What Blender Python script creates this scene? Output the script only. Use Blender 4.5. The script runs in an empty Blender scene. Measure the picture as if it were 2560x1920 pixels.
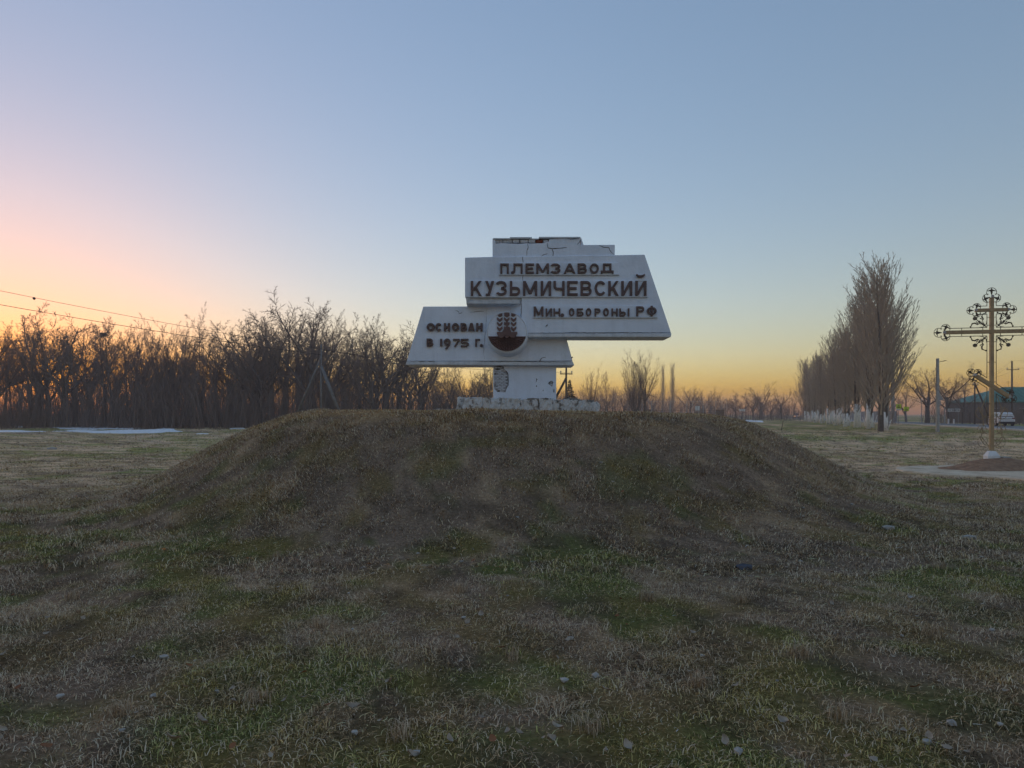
import bpy, bmesh, math, random
import numpy as np
from mathutils import Vector, Matrix

# ------------------------------------------------------------------ camera, sky, light
scene = bpy.context.scene
COL = scene.collection
F, HZ, CXP, EYE = 1780.0, 1034.0, 1280.0, 1.6      # focal length and horizon in photograph pixels

cam = bpy.data.cameras.new('camera')
cam_o = bpy.data.objects.new('camera', cam)
COL.objects.link(cam_o)
cam_o.location = (0, 0, EYE)
cam_o.rotation_euler = (math.radians(90), 0, 0)
cam.sensor_width = 36
cam.lens = 36 * F / 2560
cam.shift_y = (HZ - 960) / 2560
cam.clip_start = 0.05
cam.clip_end = 6000
scene.camera = cam_o

SUN_AZ = math.radians(-37.5)
world = bpy.data.worlds.new('World')
scene.world = world
world.use_nodes = True
wn, wl = world.node_tree.nodes, world.node_tree.links
sky = wn.new('ShaderNodeTexSky')
sky.sky_type = 'NISHITA'
sky.sun_disc = False
sky.sun_elevation = math.radians(-0.8)
sky.sun_rotation = SUN_AZ
sky.air_density = 0.7
sky.dust_density = 0.8
sky.ozone_density = 1.2
# the camera's long dynamic range: the whole sky dome is softened evenly by its own brightness
s_bw = wn.new('ShaderNodeRGBToBW'); s_pw = wn.new('ShaderNodeMath'); s_pw.operation = 'POWER'
s_pw.inputs[1].default_value = -0.42
s_mul = wn.new('ShaderNodeVectorMath'); s_mul.operation = 'SCALE'
wl.new(sky.outputs[0], s_bw.inputs[0]); wl.new(s_bw.outputs[0], s_pw.inputs[0])
s_hs = wn.new('ShaderNodeHueSaturation'); s_hs.inputs['Saturation'].default_value = 1.18
wl.new(sky.outputs[0], s_hs.inputs['Color']); wl.new(s_hs.outputs[0], s_mul.inputs[0]); wl.new(s_pw.outputs[0], s_mul.inputs['Scale'])
s_wb = wn.new('ShaderNodeVectorMath'); s_wb.operation = 'MULTIPLY'     # white balance of the evening light
s_wb.inputs[1].default_value = (1.06, 0.965, 0.925)
wl.new(s_mul.outputs[0], s_wb.inputs[0])
wl.new(s_wb.outputs[0], wn['Background'].inputs[0])
wn['Background'].inputs[1].default_value = 0.15

sun = bpy.data.lights.new('sun', 'SUN')
sun.energy = 0.22
sun.angle = math.radians(22)       # the sun is down: only its broad afterglow
sun.color = (1.0, 0.60, 0.32)
sun_o = bpy.data.objects.new('sun', sun)
COL.objects.link(sun_o)
SUN_EL = math.radians(5)
sd = Vector((math.sin(SUN_AZ) * math.cos(SUN_EL), math.cos(SUN_AZ) * math.cos(SUN_EL), math.sin(SUN_EL)))
sun_o.rotation_euler = (-sd).to_track_quat('-Z', 'Y').to_euler()
sun_o.location = (-30, 40, 20)

vs = scene.view_settings
vs.view_transform = 'Standard'
vs.look = 'None'
vs.exposure = 2.42
vs.gamma = 1.0
vs.use_curve_mapping = False
scene.cycles.use_denoising = True
scene.cycles.max_bounces = 4
scene.cycles.volume_bounces = 0
scene.cycles.transparent_max_bounces = 8

random.seed(7)
RNG = np.random.default_rng(11)


# ------------------------------------------------------------------ helpers
def at(px, py, Y):
    """point of the place seen at photograph pixel (px,py) when it stands at depth Y"""
    return Vector(((px - CXP) / F * Y, Y, EYE - (py - HZ) / F * Y))


def gX(px, Y):
    return (px - CXP) / F * Y


def zat(py, Y):
    return EYE - (py - HZ) / F * Y


def vnoise(x, y, seed=0):
    x = np.asarray(x, float); y = np.asarray(y, float)
    xi = np.floor(x).astype(np.int64); yi = np.floor(y).astype(np.int64)
    fx = x - xi; fy = y - yi
    fx = fx * fx * (3 - 2 * fx); fy = fy * fy * (3 - 2 * fy)

    def h(a, b):
        n = (a * 374761393 + b * 668265263 + seed * 1274126177) & 0xffffffff
        n = ((n ^ (n >> 13)) * 1274126177) & 0xffffffff
        return ((n ^ (n >> 16)) & 0xffff) / 65535.0
    return ((h(xi, yi) * (1 - fx) + h(xi + 1, yi) * fx) * (1 - fy)
            + (h(xi, yi + 1) * (1 - fx) + h(xi + 1, yi + 1) * fx) * fy)


def fbm(x, y, seed=0, o=4):
    a, s, t = 0.5, 0.0, 0.0
    x = np.asarray(x, float); y = np.asarray(y, float)
    for i in range(o):
        s = s + a * vnoise(x * 2 ** i, y * 2 ** i, seed + i * 17)
        t += a
        a *= 0.5
    return s / t


def sstep(a, b, x):
    t = np.clip((x - a) / (b - a), 0, 1)
    return t * t * (3 - 2 * t)


MCX, MCY, MR0, MR1, MH, MT = 0.0, 16.1, 4.0, 8.5, 1.62, 0.0106
ROAD = [(38.0, 20.0), (44.5, 45.0), (52.0, 66.0), (57.5, 84.0), (62.0, 100.0), (66.5, 122.0), (76.5, 163.0), (91.5, 220.0), (130.0, 345.0), (180.0, 520.0)]


def road_dist(x, y):
    d = np.full(np.shape(x), 1e9)
    for (ax, ay), (bx, by) in zip(ROAD[:-1], ROAD[1:]):
        vx, vy = bx - ax, by - ay
        t = np.clip(((x - ax) * vx + (y - ay) * vy) / (vx * vx + vy * vy), 0, 1)
        d = np.minimum(d, np.hypot(x - ax - t * vx, y - ay - t * vy))
    return d


def gh(x, y):
    """height of the ground"""
    x = np.asarray(x, float); y = np.asarray(y, float)
    u = np.hypot(x - MCX, y - MCY) * (1 + 0.03 * (vnoise(x * 0.35, y * 0.35, 5) - 0.5))
    g = 0.5 + 0.5 * np.cos(np.pi * np.clip((u - MR0) / (MR1 - MR0), 0, 1) ** 1.04)
    z = (MH - MT * (x - MCX)) * g
    far = np.hypot(x, y)
    z = z + 0.08 * (fbm(x * 0.45, y * 0.45, 3, 3) - 0.5) + 0.03 * (vnoise(x * 1.7, y * 1.7, 9) - 0.5) + 0.025 * (vnoise(x * 4.1, y * 4.1, 14) - 0.5)
    z = z + 0.30 * (fbm(x * 0.16, y * 0.16, 21, 2) - 0.5) * sstep(18, 34, far) * (1 - 0.6 * sstep(60, 120, far))
    k = sstep(4.5, 12, road_dist(x, y))
    return z * k


def ghs(x, y):
    return float(gh(np.array([x]), np.array([y]))[0])


class MB:
    def __init__(s):
        s.v = []; s.f = []

    def box(s, x0, x1, y0, y1, z0, z1):
        b = len(s.v)
        s.v += [(x, y, z) for z in (z0, z1) for y in (y0, y1) for x in (x0, x1)]
        s.f += [tuple(b + i for i in q) for q in ((0, 2, 3, 1), (4, 5, 7, 6), (0, 1, 5, 4), (2, 6, 7, 3), (0, 4, 6, 2), (1, 3, 7, 5))]
        return s

    def obox(s, c, ax, ay, az):
        """oriented box: centre and half-axis vectors"""
        b = len(s.v)
        c, ax, ay, az = Vector(c), Vector(ax), Vector(ay), Vector(az)
        s.v += [tuple(c + i * ax + j * ay + k * az) for k in (-1, 1) for j in (-1, 1) for i in (-1, 1)]
        s.f += [tuple(b + i for i in q) for q in ((0, 2, 3, 1), (4, 5, 7, 6), (0, 1, 5, 4), (2, 6, 7, 3), (0, 4, 6, 2), (1, 3, 7, 5))]
        return s

    def prism(s, poly, y0, y1):
        """polygon in XZ (either winding) from depth y0 (front) to y1 (back)"""
        a = sum(poly[i][0] * poly[(i + 1) % len(poly)][1] - poly[(i + 1) % len(poly)][0] * poly[i][1] for i in range(len(poly)))
        if a < 0:
            poly = poly[::-1]
        n = len(poly); b = len(s.v)
        s.v += [(x, y0, z) for x, z in poly] + [(x, y1, z) for x, z in poly]
        s.f.append(tuple(b + i for i in range(n)))
        s.f.append(tuple(b + n + i for i in reversed(range(n))))
        for i in range(n):
            j = (i + 1) % n
            s.f.append((b + j, b + i, b + n + i, b + n + j))
        return s

    def tube(s, pts, rad, n=6, cap=True):
        pts = [Vector(p) for p in pts]
        if not isinstance(rad, (list, tuple)):
            rad = [rad] * len(pts)
        rings = []
        for i, p in enumerate(pts):
            d = (pts[min(i + 1, len(pts) - 1)] - pts[max(i - 1, 0)])
            if d.length < 1e-9:
                d = Vector((0, 0, 1))
            d.normalize()
            u = d.cross(Vector((0, 0, 1)) if abs(d.z) < 0.95 else Vector((1, 0, 0))).normalized()
            w = d.cross(u)
            b = len(s.v)
            for k in range(n):
                a = 2 * math.pi * (k + 0.5) / n
                q = p + (u * math.cos(a) + w * math.sin(a)) * rad[i]
                s.v.append((q.x, q.y, q.z))
            rings.append(b)
        for b, c in zip(rings[:-1], rings[1:]):
            for k in range(n):
                s.f.append((b + k, b + (k + 1) % n, c + (k + 1) % n, c + k))
        if cap:
            s.f.append(tuple(rings[0] + k for k in reversed(range(n))))
            s.f.append(tuple(rings[-1] + k for k in range(n)))
        return s

    def disc(s, c, r, y0, y1, n=24):
        return s.prism([(c[0] + r * math.cos(2 * math.pi * k / n), c[1] + r * math.sin(2 * math.pi * k / n)) for k in range(n)], y0, y1)

    def ball(s, c, r, n=8, m=6):
        b = len(s.v)
        s.v.append((c[0], c[1], c[2] - r))
        for i in range(1, m):
            t = -math.pi / 2 + math.pi * i / m
            for k in range(n):
                a = 2 * math.pi * k / n
                s.v.append((c[0] + r * math.cos(t) * math.cos(a), c[1] + r * math.cos(t) * math.sin(a), c[2] + r * math.sin(t)))
        s.v.append((c[0], c[1], c[2] + r))
        e = len(s.v) - 1
        for k in range(n):
            s.f.append((b, b + 1 + (k + 1) % n, b + 1 + k))
            s.f.append((e, e - n + k, e - n + (k + 1) % n))
        for i in range(m - 2):
            for k in range(n):
                p = b + 1 + i * n
                s.f.append((p + k, p + (k + 1) % n, p + n + (k + 1) % n, p + n + k))
        return s

    def mesh(s, name, mat=None, smooth=False, origin=(0, 0, 0)):
        me = bpy.data.meshes.new(name)
        ox, oy, oz = origin
        me.from_pydata([(x - ox, y - oy, z - oz) for x, y, z in s.v], [], s.f)
        if smooth:
            me.polygons.foreach_set('use_smooth', [True] * len(me.polygons))
        if mat:
            me.materials.append(mat)
        me.update()
        return me

    def build(s, name, mat, parent=None, smooth=False, bevel=0, local=False, seg=2):
        """vertices are world positions (local=True: already relative to the parent)"""
        if parent is not None and not local:
            org = world_of(parent)
        elif parent is None and not local and s.v:
            a = np.array(s.v)
            org = ((a[:, 0].min() + a[:, 0].max()) / 2, (a[:, 1].min() + a[:, 1].max()) / 2, a[:, 2].min())
        else:
            org = (0, 0, 0)
        o = bpy.data.objects.new(name, s.mesh(name, mat, smooth, org))
        COL.objects.link(o)
        if parent is not None:
            o.parent = parent
        elif not local:
            o.location = org
        if bevel:
            m = o.modifiers.new('bevel', 'BEVEL')
            m.width = bevel; m.segments = seg; m.limit_method = 'ANGLE'; m.angle_limit = math.radians(40)
        return o


def world_of(o):
    p = Vector(o.location)
    while o.parent:
        o = o.parent
        p = p + Vector(o.location)
    return tuple(p)


def tag(o, label=None, cat=None, group=None, kind=None):
    if label: o['label'] = label
    if cat: o['category'] = cat
    if group: o['group'] = group
    if kind: o['kind'] = kind
    return o


def thing(name, loc, label, cat, group=None, rz=0):
    o = bpy.data.objects.new(name, None)
    o.empty_display_size = 0.3
    COL.objects.link(o)
    o.location = loc
    o.rotation_euler = (0, 0, rz)
    return tag(o, label, cat, group)


def copy_thing(root, loc, scale, rz, label, cat, group=None, name=None):
    r = bpy.data.objects.new(name or root.name.split('.')[0], None)
    r.empty_display_size = 0.3
    COL.objects.link(r)
    r.location = loc; r.rotation_euler = (0, 0, rz)
    r.scale = scale if isinstance(scale, (tuple, list)) else (scale,) * 3
    tag(r, label, cat, group)
    for ch in root.children:
        c = ch.copy()
        COL.objects.link(c)
        c.parent = r
    return r


# ------------------------------------------------------------------ materials
def mat(name, color, rough=0.85, spec=0.3, metal=0.0, noise=None, bump=None, emit=None):
    """noise: (scale, colour2, lo, hi)   bump: (scale, strength, distance)"""
    m = bpy.data.materials.new(name)
    m.use_nodes = True
    n, l = m.node_tree.nodes, m.node_tree.links
    b = n['Principled BSDF']
    b.inputs['Base Color'].default_value = (*color, 1)
    b.inputs['Roughness'].default_value = rough
    b.inputs['Specular IOR Level'].default_value = spec
    b.inputs['Metallic'].default_value = metal
    geo = n.new('ShaderNodeNewGeometry')
    if noise:
        sc, c2, lo, hi = noise
        t = n.new('ShaderNodeTexNoise')
        t.inputs['Scale'].default_value = sc
        t.inputs['Detail'].default_value = 6
        t.inputs['Roughness'].default_value = 0.65
        l.new(geo.outputs['Position'], t.inputs['Vector'])
        r = n.new('ShaderNodeValToRGB')
        r.color_ramp.elements[0].position = lo
        r.color_ramp.elements[1].position = hi
        r.color_ramp.elements[0].color = (*color, 1)
        r.color_ramp.elements[1].color = (*c2, 1)
        l.new(t.outputs['Fac'], r.inputs['Fac'])
        l.new(r.outputs['Color'], b.inputs['Base Color'])
    if bump:
        sc, st, di = bump
        t = n.new('ShaderNodeTexNoise')
        t.inputs['Scale'].default_value = sc
        t.inputs['Detail'].default_value = 5
        l.new(geo.outputs['Position'], t.inputs['Vector'])
        bp = n.new('ShaderNodeBump')
        bp.inputs['Strength'].default_value = st
        bp.inputs['Distance'].default_value = di
        l.new(t.outputs['Fac'], bp.inputs['Height'])
        l.new(bp.outputs['Normal'], b.inputs['Normal'])
    if emit:
        b.inputs['Emission Color'].default_value = (*emit[0], 1)
        b.inputs['Emission Strength'].default_value = emit[1]
    return m


def attr_mat(name, detail, lo, hi, rough=0.95):
    """colour from the mesh's own 'Col' attribute, varied by fine noise"""
    m = bpy.data.materials.new(name)
    m.use_nodes = True
    n, l = m.node_tree.nodes, m.node_tree.links
    b = n['Principled BSDF']
    b.inputs['Roughness'].default_value = rough
    b.inputs['Specular IOR Level'].default_value = 0.0
    a = n.new('ShaderNodeAttribute')
    a.attribute_name = 'Col'
    geo = n.new('ShaderNodeNewGeometry')
    t = n.new('ShaderNodeTexNoise')
    t.inputs['Scale'].default_value = detail
    t.inputs['Detail'].default_value = 8
    t.inputs['Roughness'].default_value = 0.7
    l.new(geo.outputs['Position'], t.inputs['Vector'])
    mr = n.new('ShaderNodeMapRange')
    mr.inputs['From Min'].default_value = 0.25
    mr.inputs['From Max'].default_value = 0.75
    mr.inputs['To Min'].default_value = lo
    mr.inputs['To Max'].default_value = hi
    l.new(t.outputs['Fac'], mr.inputs['Value'])
    mx = n.new('ShaderNodeVectorMath')
    mx.operation = 'SCALE'
    l.new(a.outputs['Color'], mx.inputs[0])
    l.new(mr.outputs[0], mx.inputs['Scale'])
    l.new(mx.outputs[0], b.inputs['Base Color'])
    bp = n.new('ShaderNodeBump')
    bp.inputs['Strength'].default_value = 0.8
    bp.inputs['Distance'].default_value = 0.05
    l.new(t.outputs['Fac'], bp.inputs['Height'])
    l.new(bp.outputs['Normal'], b.inputs['Normal'])
    return m


M = {}
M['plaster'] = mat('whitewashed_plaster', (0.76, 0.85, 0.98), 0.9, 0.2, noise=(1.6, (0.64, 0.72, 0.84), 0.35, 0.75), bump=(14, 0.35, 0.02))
def streaks(m, amount):
    """faint rain streaks and damp blotches in the paint"""
    n, l = m.node_tree.nodes, m.node_tree.links
    b = n['Principled BSDF']
    src = b.inputs['Base Color'].links[0].from_socket
    geo = n.new('ShaderNodeNewGeometry')
    mp = n.new('ShaderNodeMapping'); mp.inputs['Scale'].default_value = (7.0, 7.0, 0.55)
    t = n.new('ShaderNodeTexNoise'); t.inputs['Scale'].default_value = 1.0; t.inputs['Detail'].default_value = 7; t.inputs['Roughness'].default_value = 0.7
    l.new(geo.outputs['Position'], mp.inputs['Vector']); l.new(mp.outputs[0], t.inputs['Vector'])
    r = n.new('ShaderNodeMapRange')
    r.inputs['From Min'].default_value = 0.48; r.inputs['From Max'].default_value = 0.72
    r.inputs['To Min'].default_value = 1.0; r.inputs['To Max'].default_value = 1.0 - amount
    l.new(t.outputs['Fac'], r.inputs['Value'])
    t2 = n.new('ShaderNodeTexNoise'); t2.inputs['Scale'].default_value = 38.0; t2.inputs['Detail'].default_value = 3
    l.new(geo.outputs['Position'], t2.inputs['Vector'])
    r2 = n.new('ShaderNodeMapRange')
    r2.inputs['From Min'].default_value = 0.64; r2.inputs['From Max'].default_value = 0.72
    r2.inputs['To Min'].default_value = 1.0; r2.inputs['To Max'].default_value = 1.0 - amount * 1.5
    l.new(t2.outputs['Fac'], r2.inputs['Value'])
    mm = n.new('ShaderNodeMath'); mm.operation = 'MULTIPLY'
    l.new(r.outputs[0], mm.inputs[0]); l.new(r2.outputs[0], mm.inputs[1])
    x = n.new('ShaderNodeVectorMath'); x.operation = 'SCALE'
    l.new(src, x.inputs[0]); l.new(mm.outputs[0], x.inputs['Scale'])
    l.new(x.outputs[0], b.inputs['Base Color'])


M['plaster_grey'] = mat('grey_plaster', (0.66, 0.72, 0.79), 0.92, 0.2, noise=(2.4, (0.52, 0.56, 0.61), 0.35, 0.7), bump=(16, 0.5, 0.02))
streaks(M['plaster'], 0.10)
streaks(M['plaster_grey'], 0.22)
M['worn_white'] = mat('peeling_whitewash', (0.60, 0.61, 0.61), 0.95, 0.15, noise=(6.5, (0.20, 0.18, 0.16), 0.53, 0.62), bump=(12, 0.9, 0.04))
M['stain'] = mat('stained_concrete', (0.30, 0.285, 0.26), 0.95, 0.15, noise=(5, (0.13, 0.12, 0.105), 0.4, 0.62), bump=(10, 0.9, 0.05))
M['letter'] = mat('brown_letter_paint', (0.135, 0.092, 0.090), 0.65, 0.3, noise=(9, (0.092, 0.064, 0.062), 0.4, 0.65), bump=(20, 0.3, 0.01))
M['emblem'] = mat('emblem_red_brown_paint', (0.165, 0.102, 0.094), 0.65, 0.3, noise=(9, (0.115, 0.072, 0.068), 0.4, 0.65), bump=(20, 0.3, 0.01))
M['crack'] = mat('crack_dark', (0.05, 0.045, 0.04), 1.0, 0.0)  # dark strips for the cracks worn into the render
M['mortar'] = mat('old_mortar', (0.30, 0.31, 0.33), 1.0, 0.1, noise=(14, (0.07, 0.066, 0.062), 0.50, 0.58))
M['brick'] = mat('limewashed_brick', (0.56, 0.60, 0.66), 0.95, 0.15, noise=(13, (0.30, 0.29, 0.29), 0.52, 0.66), bump=(25, 0.7, 0.02))
M['redbrick'] = mat('red_brick', (0.20, 0.065, 0.045), 0.95, 0.15, bump=(25, 0.7, 0.02))
M['gold'] = mat('gold_paint', (0.40, 0.29, 0.165), 0.45, 0.4, metal=0.15, noise=(6, (0.27, 0.195, 0.115), 0.4, 0.7))
M['iron'] = mat('iron_backlit_gilt', (0.135, 0.105, 0.072), 0.5, 0.3, noise=(9, (0.075, 0.06, 0.045), 0.4, 0.65))  # dark fittings; on the cross the tone paints its backlit silhouette
M['silver'] = mat('pale_metal', (0.42, 0.42, 0.43), 0.4, 0.5)
M['white'] = mat('white_paint', (0.74, 0.75, 0.76), 0.6, 0.3, noise=(6, (0.6, 0.6, 0.6), 0.4, 0.7))
M['concrete'] = mat('pole_concrete', (0.40, 0.40, 0.40), 0.9, 0.2, noise=(4, (0.28, 0.28, 0.275), 0.35, 0.7))
M['oldpole'] = mat('weathered_pole_concrete', (0.22, 0.222, 0.225), 0.9, 0.2, noise=(3, (0.13, 0.13, 0.132), 0.35, 0.7))
M['paving'] = mat('pale_paving', (0.72, 0.60, 0.45), 0.95, 0.05, noise=(2.2, (0.50, 0.38, 0.26), 0.40, 0.68), bump=(9, 0.7, 0.03))
M['soil'] = mat('reddish_soil', (0.42, 0.265, 0.17), 1.0, 0.0, noise=(7, (0.25, 0.155, 0.105), 0.35, 0.7), bump=(8, 1.0, 0.12))
M['asphalt'] = mat('asphalt', (0.10, 0.10, 0.105), 0.5, 0.45, noise=(3, (0.07, 0.07, 0.075), 0.4, 0.6), bump=(30, 0.3, 0.01))
M['shoulder'] = mat('gravel_shoulder_sheen', (0.56, 0.54, 0.50), 0.95, 0.1, noise=(3, (0.40, 0.38, 0.35), 0.4, 0.65), bump=(14, 0.7, 0.03))  # gravel paled to carry the sky reflected along the road
M['snow'] = mat('old_snow', (0.86, 0.88, 0.90), 0.6, 0.3, noise=(3, (0.66, 0.66, 0.66), 0.48, 0.75), bump=(6, 0.6, 0.05))
M['bark'] = mat('dark_bark', (0.13, 0.11, 0.10), 0.95, 0.1, noise=(5, (0.19, 0.165, 0.15), 0.4, 0.7), bump=(18, 0.8, 0.03))
M['twig'] = mat('bare_twigs', (0.20, 0.158, 0.135), 0.95, 0.1, noise=(0.6, (0.26, 0.21, 0.18), 0.35, 0.65))
M['poplar_twig'] = mat('poplar_twigs', (0.34, 0.29, 0.235), 0.95, 0.0, noise=(0.7, (0.42, 0.36, 0.295), 0.35, 0.65))
M['poplar_bark'] = mat('poplar_bark', (0.135, 0.118, 0.10), 0.95, 0.1, noise=(4, (0.09, 0.078, 0.068), 0.4, 0.7), bump=(18, 0.8, 0.03))
M['limewash'] = mat('limewash_on_bark', (0.80, 0.79, 0.77), 0.95, 0.1, noise=(3.5, (0.20, 0.175, 0.155), 0.56, 0.66), bump=(14, 0.8, 0.03))
M['spruce'] = mat('spruce_needles', (0.03, 0.045, 0.03), 0.9, 0.1)
M['glass'] = mat('dark_glass', (0.02, 0.025, 0.03), 0.12, 0.6)
M['carwhite'] = mat('white_car_paint', (0.72, 0.74, 0.76), 0.3, 0.5, noise=(2, (0.66, 0.68, 0.70), 0.4, 0.7))
M['black'] = mat('black_plastic', (0.02, 0.02, 0.022), 0.6, 0.3)
M['tyre'] = mat('tyre_rubber', (0.025, 0.025, 0.027), 0.9, 0.2)
M['tail'] = mat('red_lamp', (0.25, 0.015, 0.012), 0.25, 0.5)
M['headlight'] = mat('lit_headlight', (1, 0.8, 0.5), 0.4, 0.3, emit=((1.0, 0.42, 0.16), 1.6))
M['yellow'] = mat('fluorescent_yellow_sign', (0.55, 0.72, 0.03), 0.5, 0.3)
M['signred'] = mat('sign_red', (0.10, 0.02, 0.02), 0.5, 0.3)
M['signblack'] = mat('sign_black', (0.02, 0.02, 0.02), 0.5, 0.3)
M['signgrey'] = mat('sign_back_grey', (0.30, 0.32, 0.33), 0.5, 0.4)
M['greenroof'] = mat('green_metal_roof', (0.035, 0.20, 0.15), 0.5, 0.4, noise=(0.8, (0.028, 0.15, 0.115), 0.4, 0.7))
M['housewall'] = mat('house_wall', (0.17, 0.18, 0.19), 0.9, 0.2, noise=(1.2, (0.12, 0.125, 0.13), 0.4, 0.7))
M['redroof'] = mat('red_roof', (0.22, 0.05, 0.045), 0.8, 0.2)
M['palefence'] = mat('pale_blue_fence_paint', (0.20, 0.235, 0.27), 0.8, 0.2, noise=(1, (0.15, 0.175, 0.20), 0.4, 0.7))
M['board'] = mat('brown_boards', (0.27, 0.19, 0.14), 0.85, 0.2, noise=(2.5, (0.20, 0.14, 0.105), 0.4, 0.7))
M['wood'] = mat('weathered_wood', (0.13, 0.10, 0.08), 0.9, 0.15, noise=(5, (0.085, 0.068, 0.055), 0.4, 0.7))
M['wire'] = mat('wire', (0.03, 0.03, 0.03), 0.6, 0.3)
M['ground'] = attr_mat('matted_grass_ground', 24.0, 0.40, 1.45)
M['grass'] = attr_mat('grass_blades', 1.1, 0.85, 1.2)
M['leaf'] = mat('dry_leaf', (0.42, 0.35, 0.27), 0.9, 0.1, noise=(14, (0.27, 0.21, 0.155), 0.4, 0.65))
M['leaf_orange'] = mat('orange_dry_leaf', (0.30, 0.13, 0.06), 0.9, 0.15, noise=(14, (0.22, 0.10, 0.055), 0.4, 0.65))
M['stone'] = mat('pale_limestone', (0.44, 0.42, 0.38), 0.95, 0.1, noise=(12, (0.22, 0.21, 0.195), 0.4, 0.65), bump=(25, 0.6, 0.02))
M['slate'] = mat('blue_grey_stone', (0.10, 0.11, 0.14), 0.95, 0.1, noise=(12, (0.07, 0.075, 0.09), 0.4, 0.65))
M['rubble'] = mat('grey_rubble', (0.36, 0.35, 0.33), 0.95, 0.1, noise=(6, (0.20, 0.19, 0.17), 0.4, 0.65), bump=(18, 0.8, 0.03))

# ------------------------------------------------------------------ ground colours
STRAW = np.array((0.60, 0.42, 0.255)); GOLD = np.array((0.58, 0.36, 0.165)); GREY = np.array((0.345, 0.245, 0.170))
GREEN = np.array((0.165, 0.190, 0.052)); OLIVE = np.array((0.275, 0.200, 0.075)); DIRT = np.array((0.135, 0.098, 0.070))


def patch(x, y, masks=False):
    """the turf's own colour: dead straw, grey thatch, green and mossy patches, bare soil"""
    x = np.asarray(x, float); y = np.asarray(y, float)
    u = np.hypot(x - MCX, y - MCY)
    on = 1 - sstep(6.0, 8.6, u)                       # on the mound
    top = 1 - sstep(3.8, 6.2, u)                      # its flat top
    left_fld = sstep(5.5, 9, -x) * sstep(11, 15, y)
    right_fld = sstep(7, 12, x) * sstep(15, 22, y)
    near = 1 - sstep(4.5, 7.5, y)
    n1 = 0.45 * fbm(x * 0.6, y * 0.6, 31, 3) + 0.55 * fbm(x * 2.1, y * 2.1, 33, 4); n2 = 0.3 * fbm(x * 0.8 + 7, y * 0.8, 57, 3) + 0.7 * fbm(x * 2.9 + 7, y * 2.9, 58, 4); n3 = fbm(x * 6.3, y * 6.3, 83, 3); n4 = fbm(x * 0.14, y * 0.14, 91, 3)
    c = GREY[None, :] * (0.6 + 0.8 * n3[:, None])

    def mix(c, k, w):
        return c * (1 - w[:, None]) + k[None, :] * w[:, None]
    st = sstep(0.50, 0.64, n2 + 0.16 * left_fld + 0.20 * right_fld + 0.02 * near - 0.03 * on) * 0.75
    c = mix(c, STRAW, st)
    gr = sstep(0.48, 0.58, n1 - 0.12 * top - 0.075 * on + 0.022 * (y < 10) * (1 - on) + 0.015 * (x < 1) * (1 - on) - 0.10 * left_fld * (n4 < 0.5) - 0.12 * right_fld * (y < 40)) * 0.85
    gr = gr * (1 - 0.45 * on)
    c = mix(c, GREEN, gr)
    ol = sstep(0.52, 0.66, fbm(x * 2.0 + 31, y * 2.0, 44, 4) + 0.07 * near - 0.06 * on) * 0.65
    c = mix(c, OLIVE, ol)
    c = mix(c, GOLD, top * sstep(0.28, 0.58, n2) * 0.85)
    c = mix(c, DIRT, sstep(0.54, 0.66, fbm(x * 2.8 - 13, y * 2.8, 71, 4)) * 0.65 * (1 - 0.5 * on))
    c = mix(c, GREEN * 0.9, sstep(40, 52, y) * sstep(0.47, 0.62, n4 + 0.1 * (n2 - 0.5)) * 0.6)
    return (c, np.clip(gr + 0.6 * ol, 0, 1)) if masks else c


def set_col(me, c):
    a = me.color_attributes.new('Col', 'FLOAT_COLOR', 'POINT')
    out = np.ones((len(me.vertices), 4), np.float32)
    out[:, :3] = c
    a.data.foreach_set('color', out.ravel())


def fast_mesh(name, v, f):
    """numpy verts (n,3), faces (m,k)"""
    me = bpy.data.meshes.new(name)
    me.vertices.add(len(v))
    me.vertices.foreach_set('co', np.asarray(v, np.float32).ravel())
    k = f.shape[1]
    me.loops.add(f.size)
    me.loops.foreach_set('vertex_index', np.asarray(f, np.int32).ravel())
    me.polygons.add(len(f))
    me.polygons.foreach_set('loop_start', np.arange(0, f.size, k, dtype=np.int32))
    me.update(calc_edges=True)
    return me


# ------------------------------------------------------------------ terrain
def polar(name, radii, nang, material, label):
    ang = np.linspace(0, 2 * np.pi, nang, endpoint=False)
    R, A = np.meshgrid(radii, ang, indexing='ij')
    x = (MCX + R * np.cos(A)).ravel(); y = (MCY + R * np.sin(A)).ravel()
    z = gh(x, y)
    nr = len(radii)
    i, j = np.meshgrid(np.arange(nr - 1), np.arange(nang), indexing='ij')
    j2 = (j + 1) % nang
    f = np.stack([i * nang + j, (i + 1) * nang + j, (i + 1) * nang + j2, i * nang + j2], -1).reshape(-1, 4)
    me = fast_mesh(name, np.stack([x, y, z], -1), f)
    me.polygons.foreach_set('use_smooth', [True] * len(me.polygons))
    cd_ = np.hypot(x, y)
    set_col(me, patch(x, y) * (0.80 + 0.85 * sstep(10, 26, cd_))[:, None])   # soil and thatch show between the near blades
    me.materials.append(material)
    o = bpy.data.objects.new(name, me)
    COL.objects.link(o)
    return tag(o, label, None, None, 'structure')


MB_R = 8.7
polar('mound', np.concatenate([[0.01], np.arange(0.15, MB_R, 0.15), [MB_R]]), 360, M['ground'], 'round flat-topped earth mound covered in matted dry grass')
rad = [MB_R]
while rad[-1] < 30: rad.append(rad[-1] + 0.28)
while rad[-1] < 950: rad.append(rad[-1] * 1.045)
polar('ground', np.array(rad), 420, M['ground'], 'flat field of dead straw and short green grass')


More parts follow.
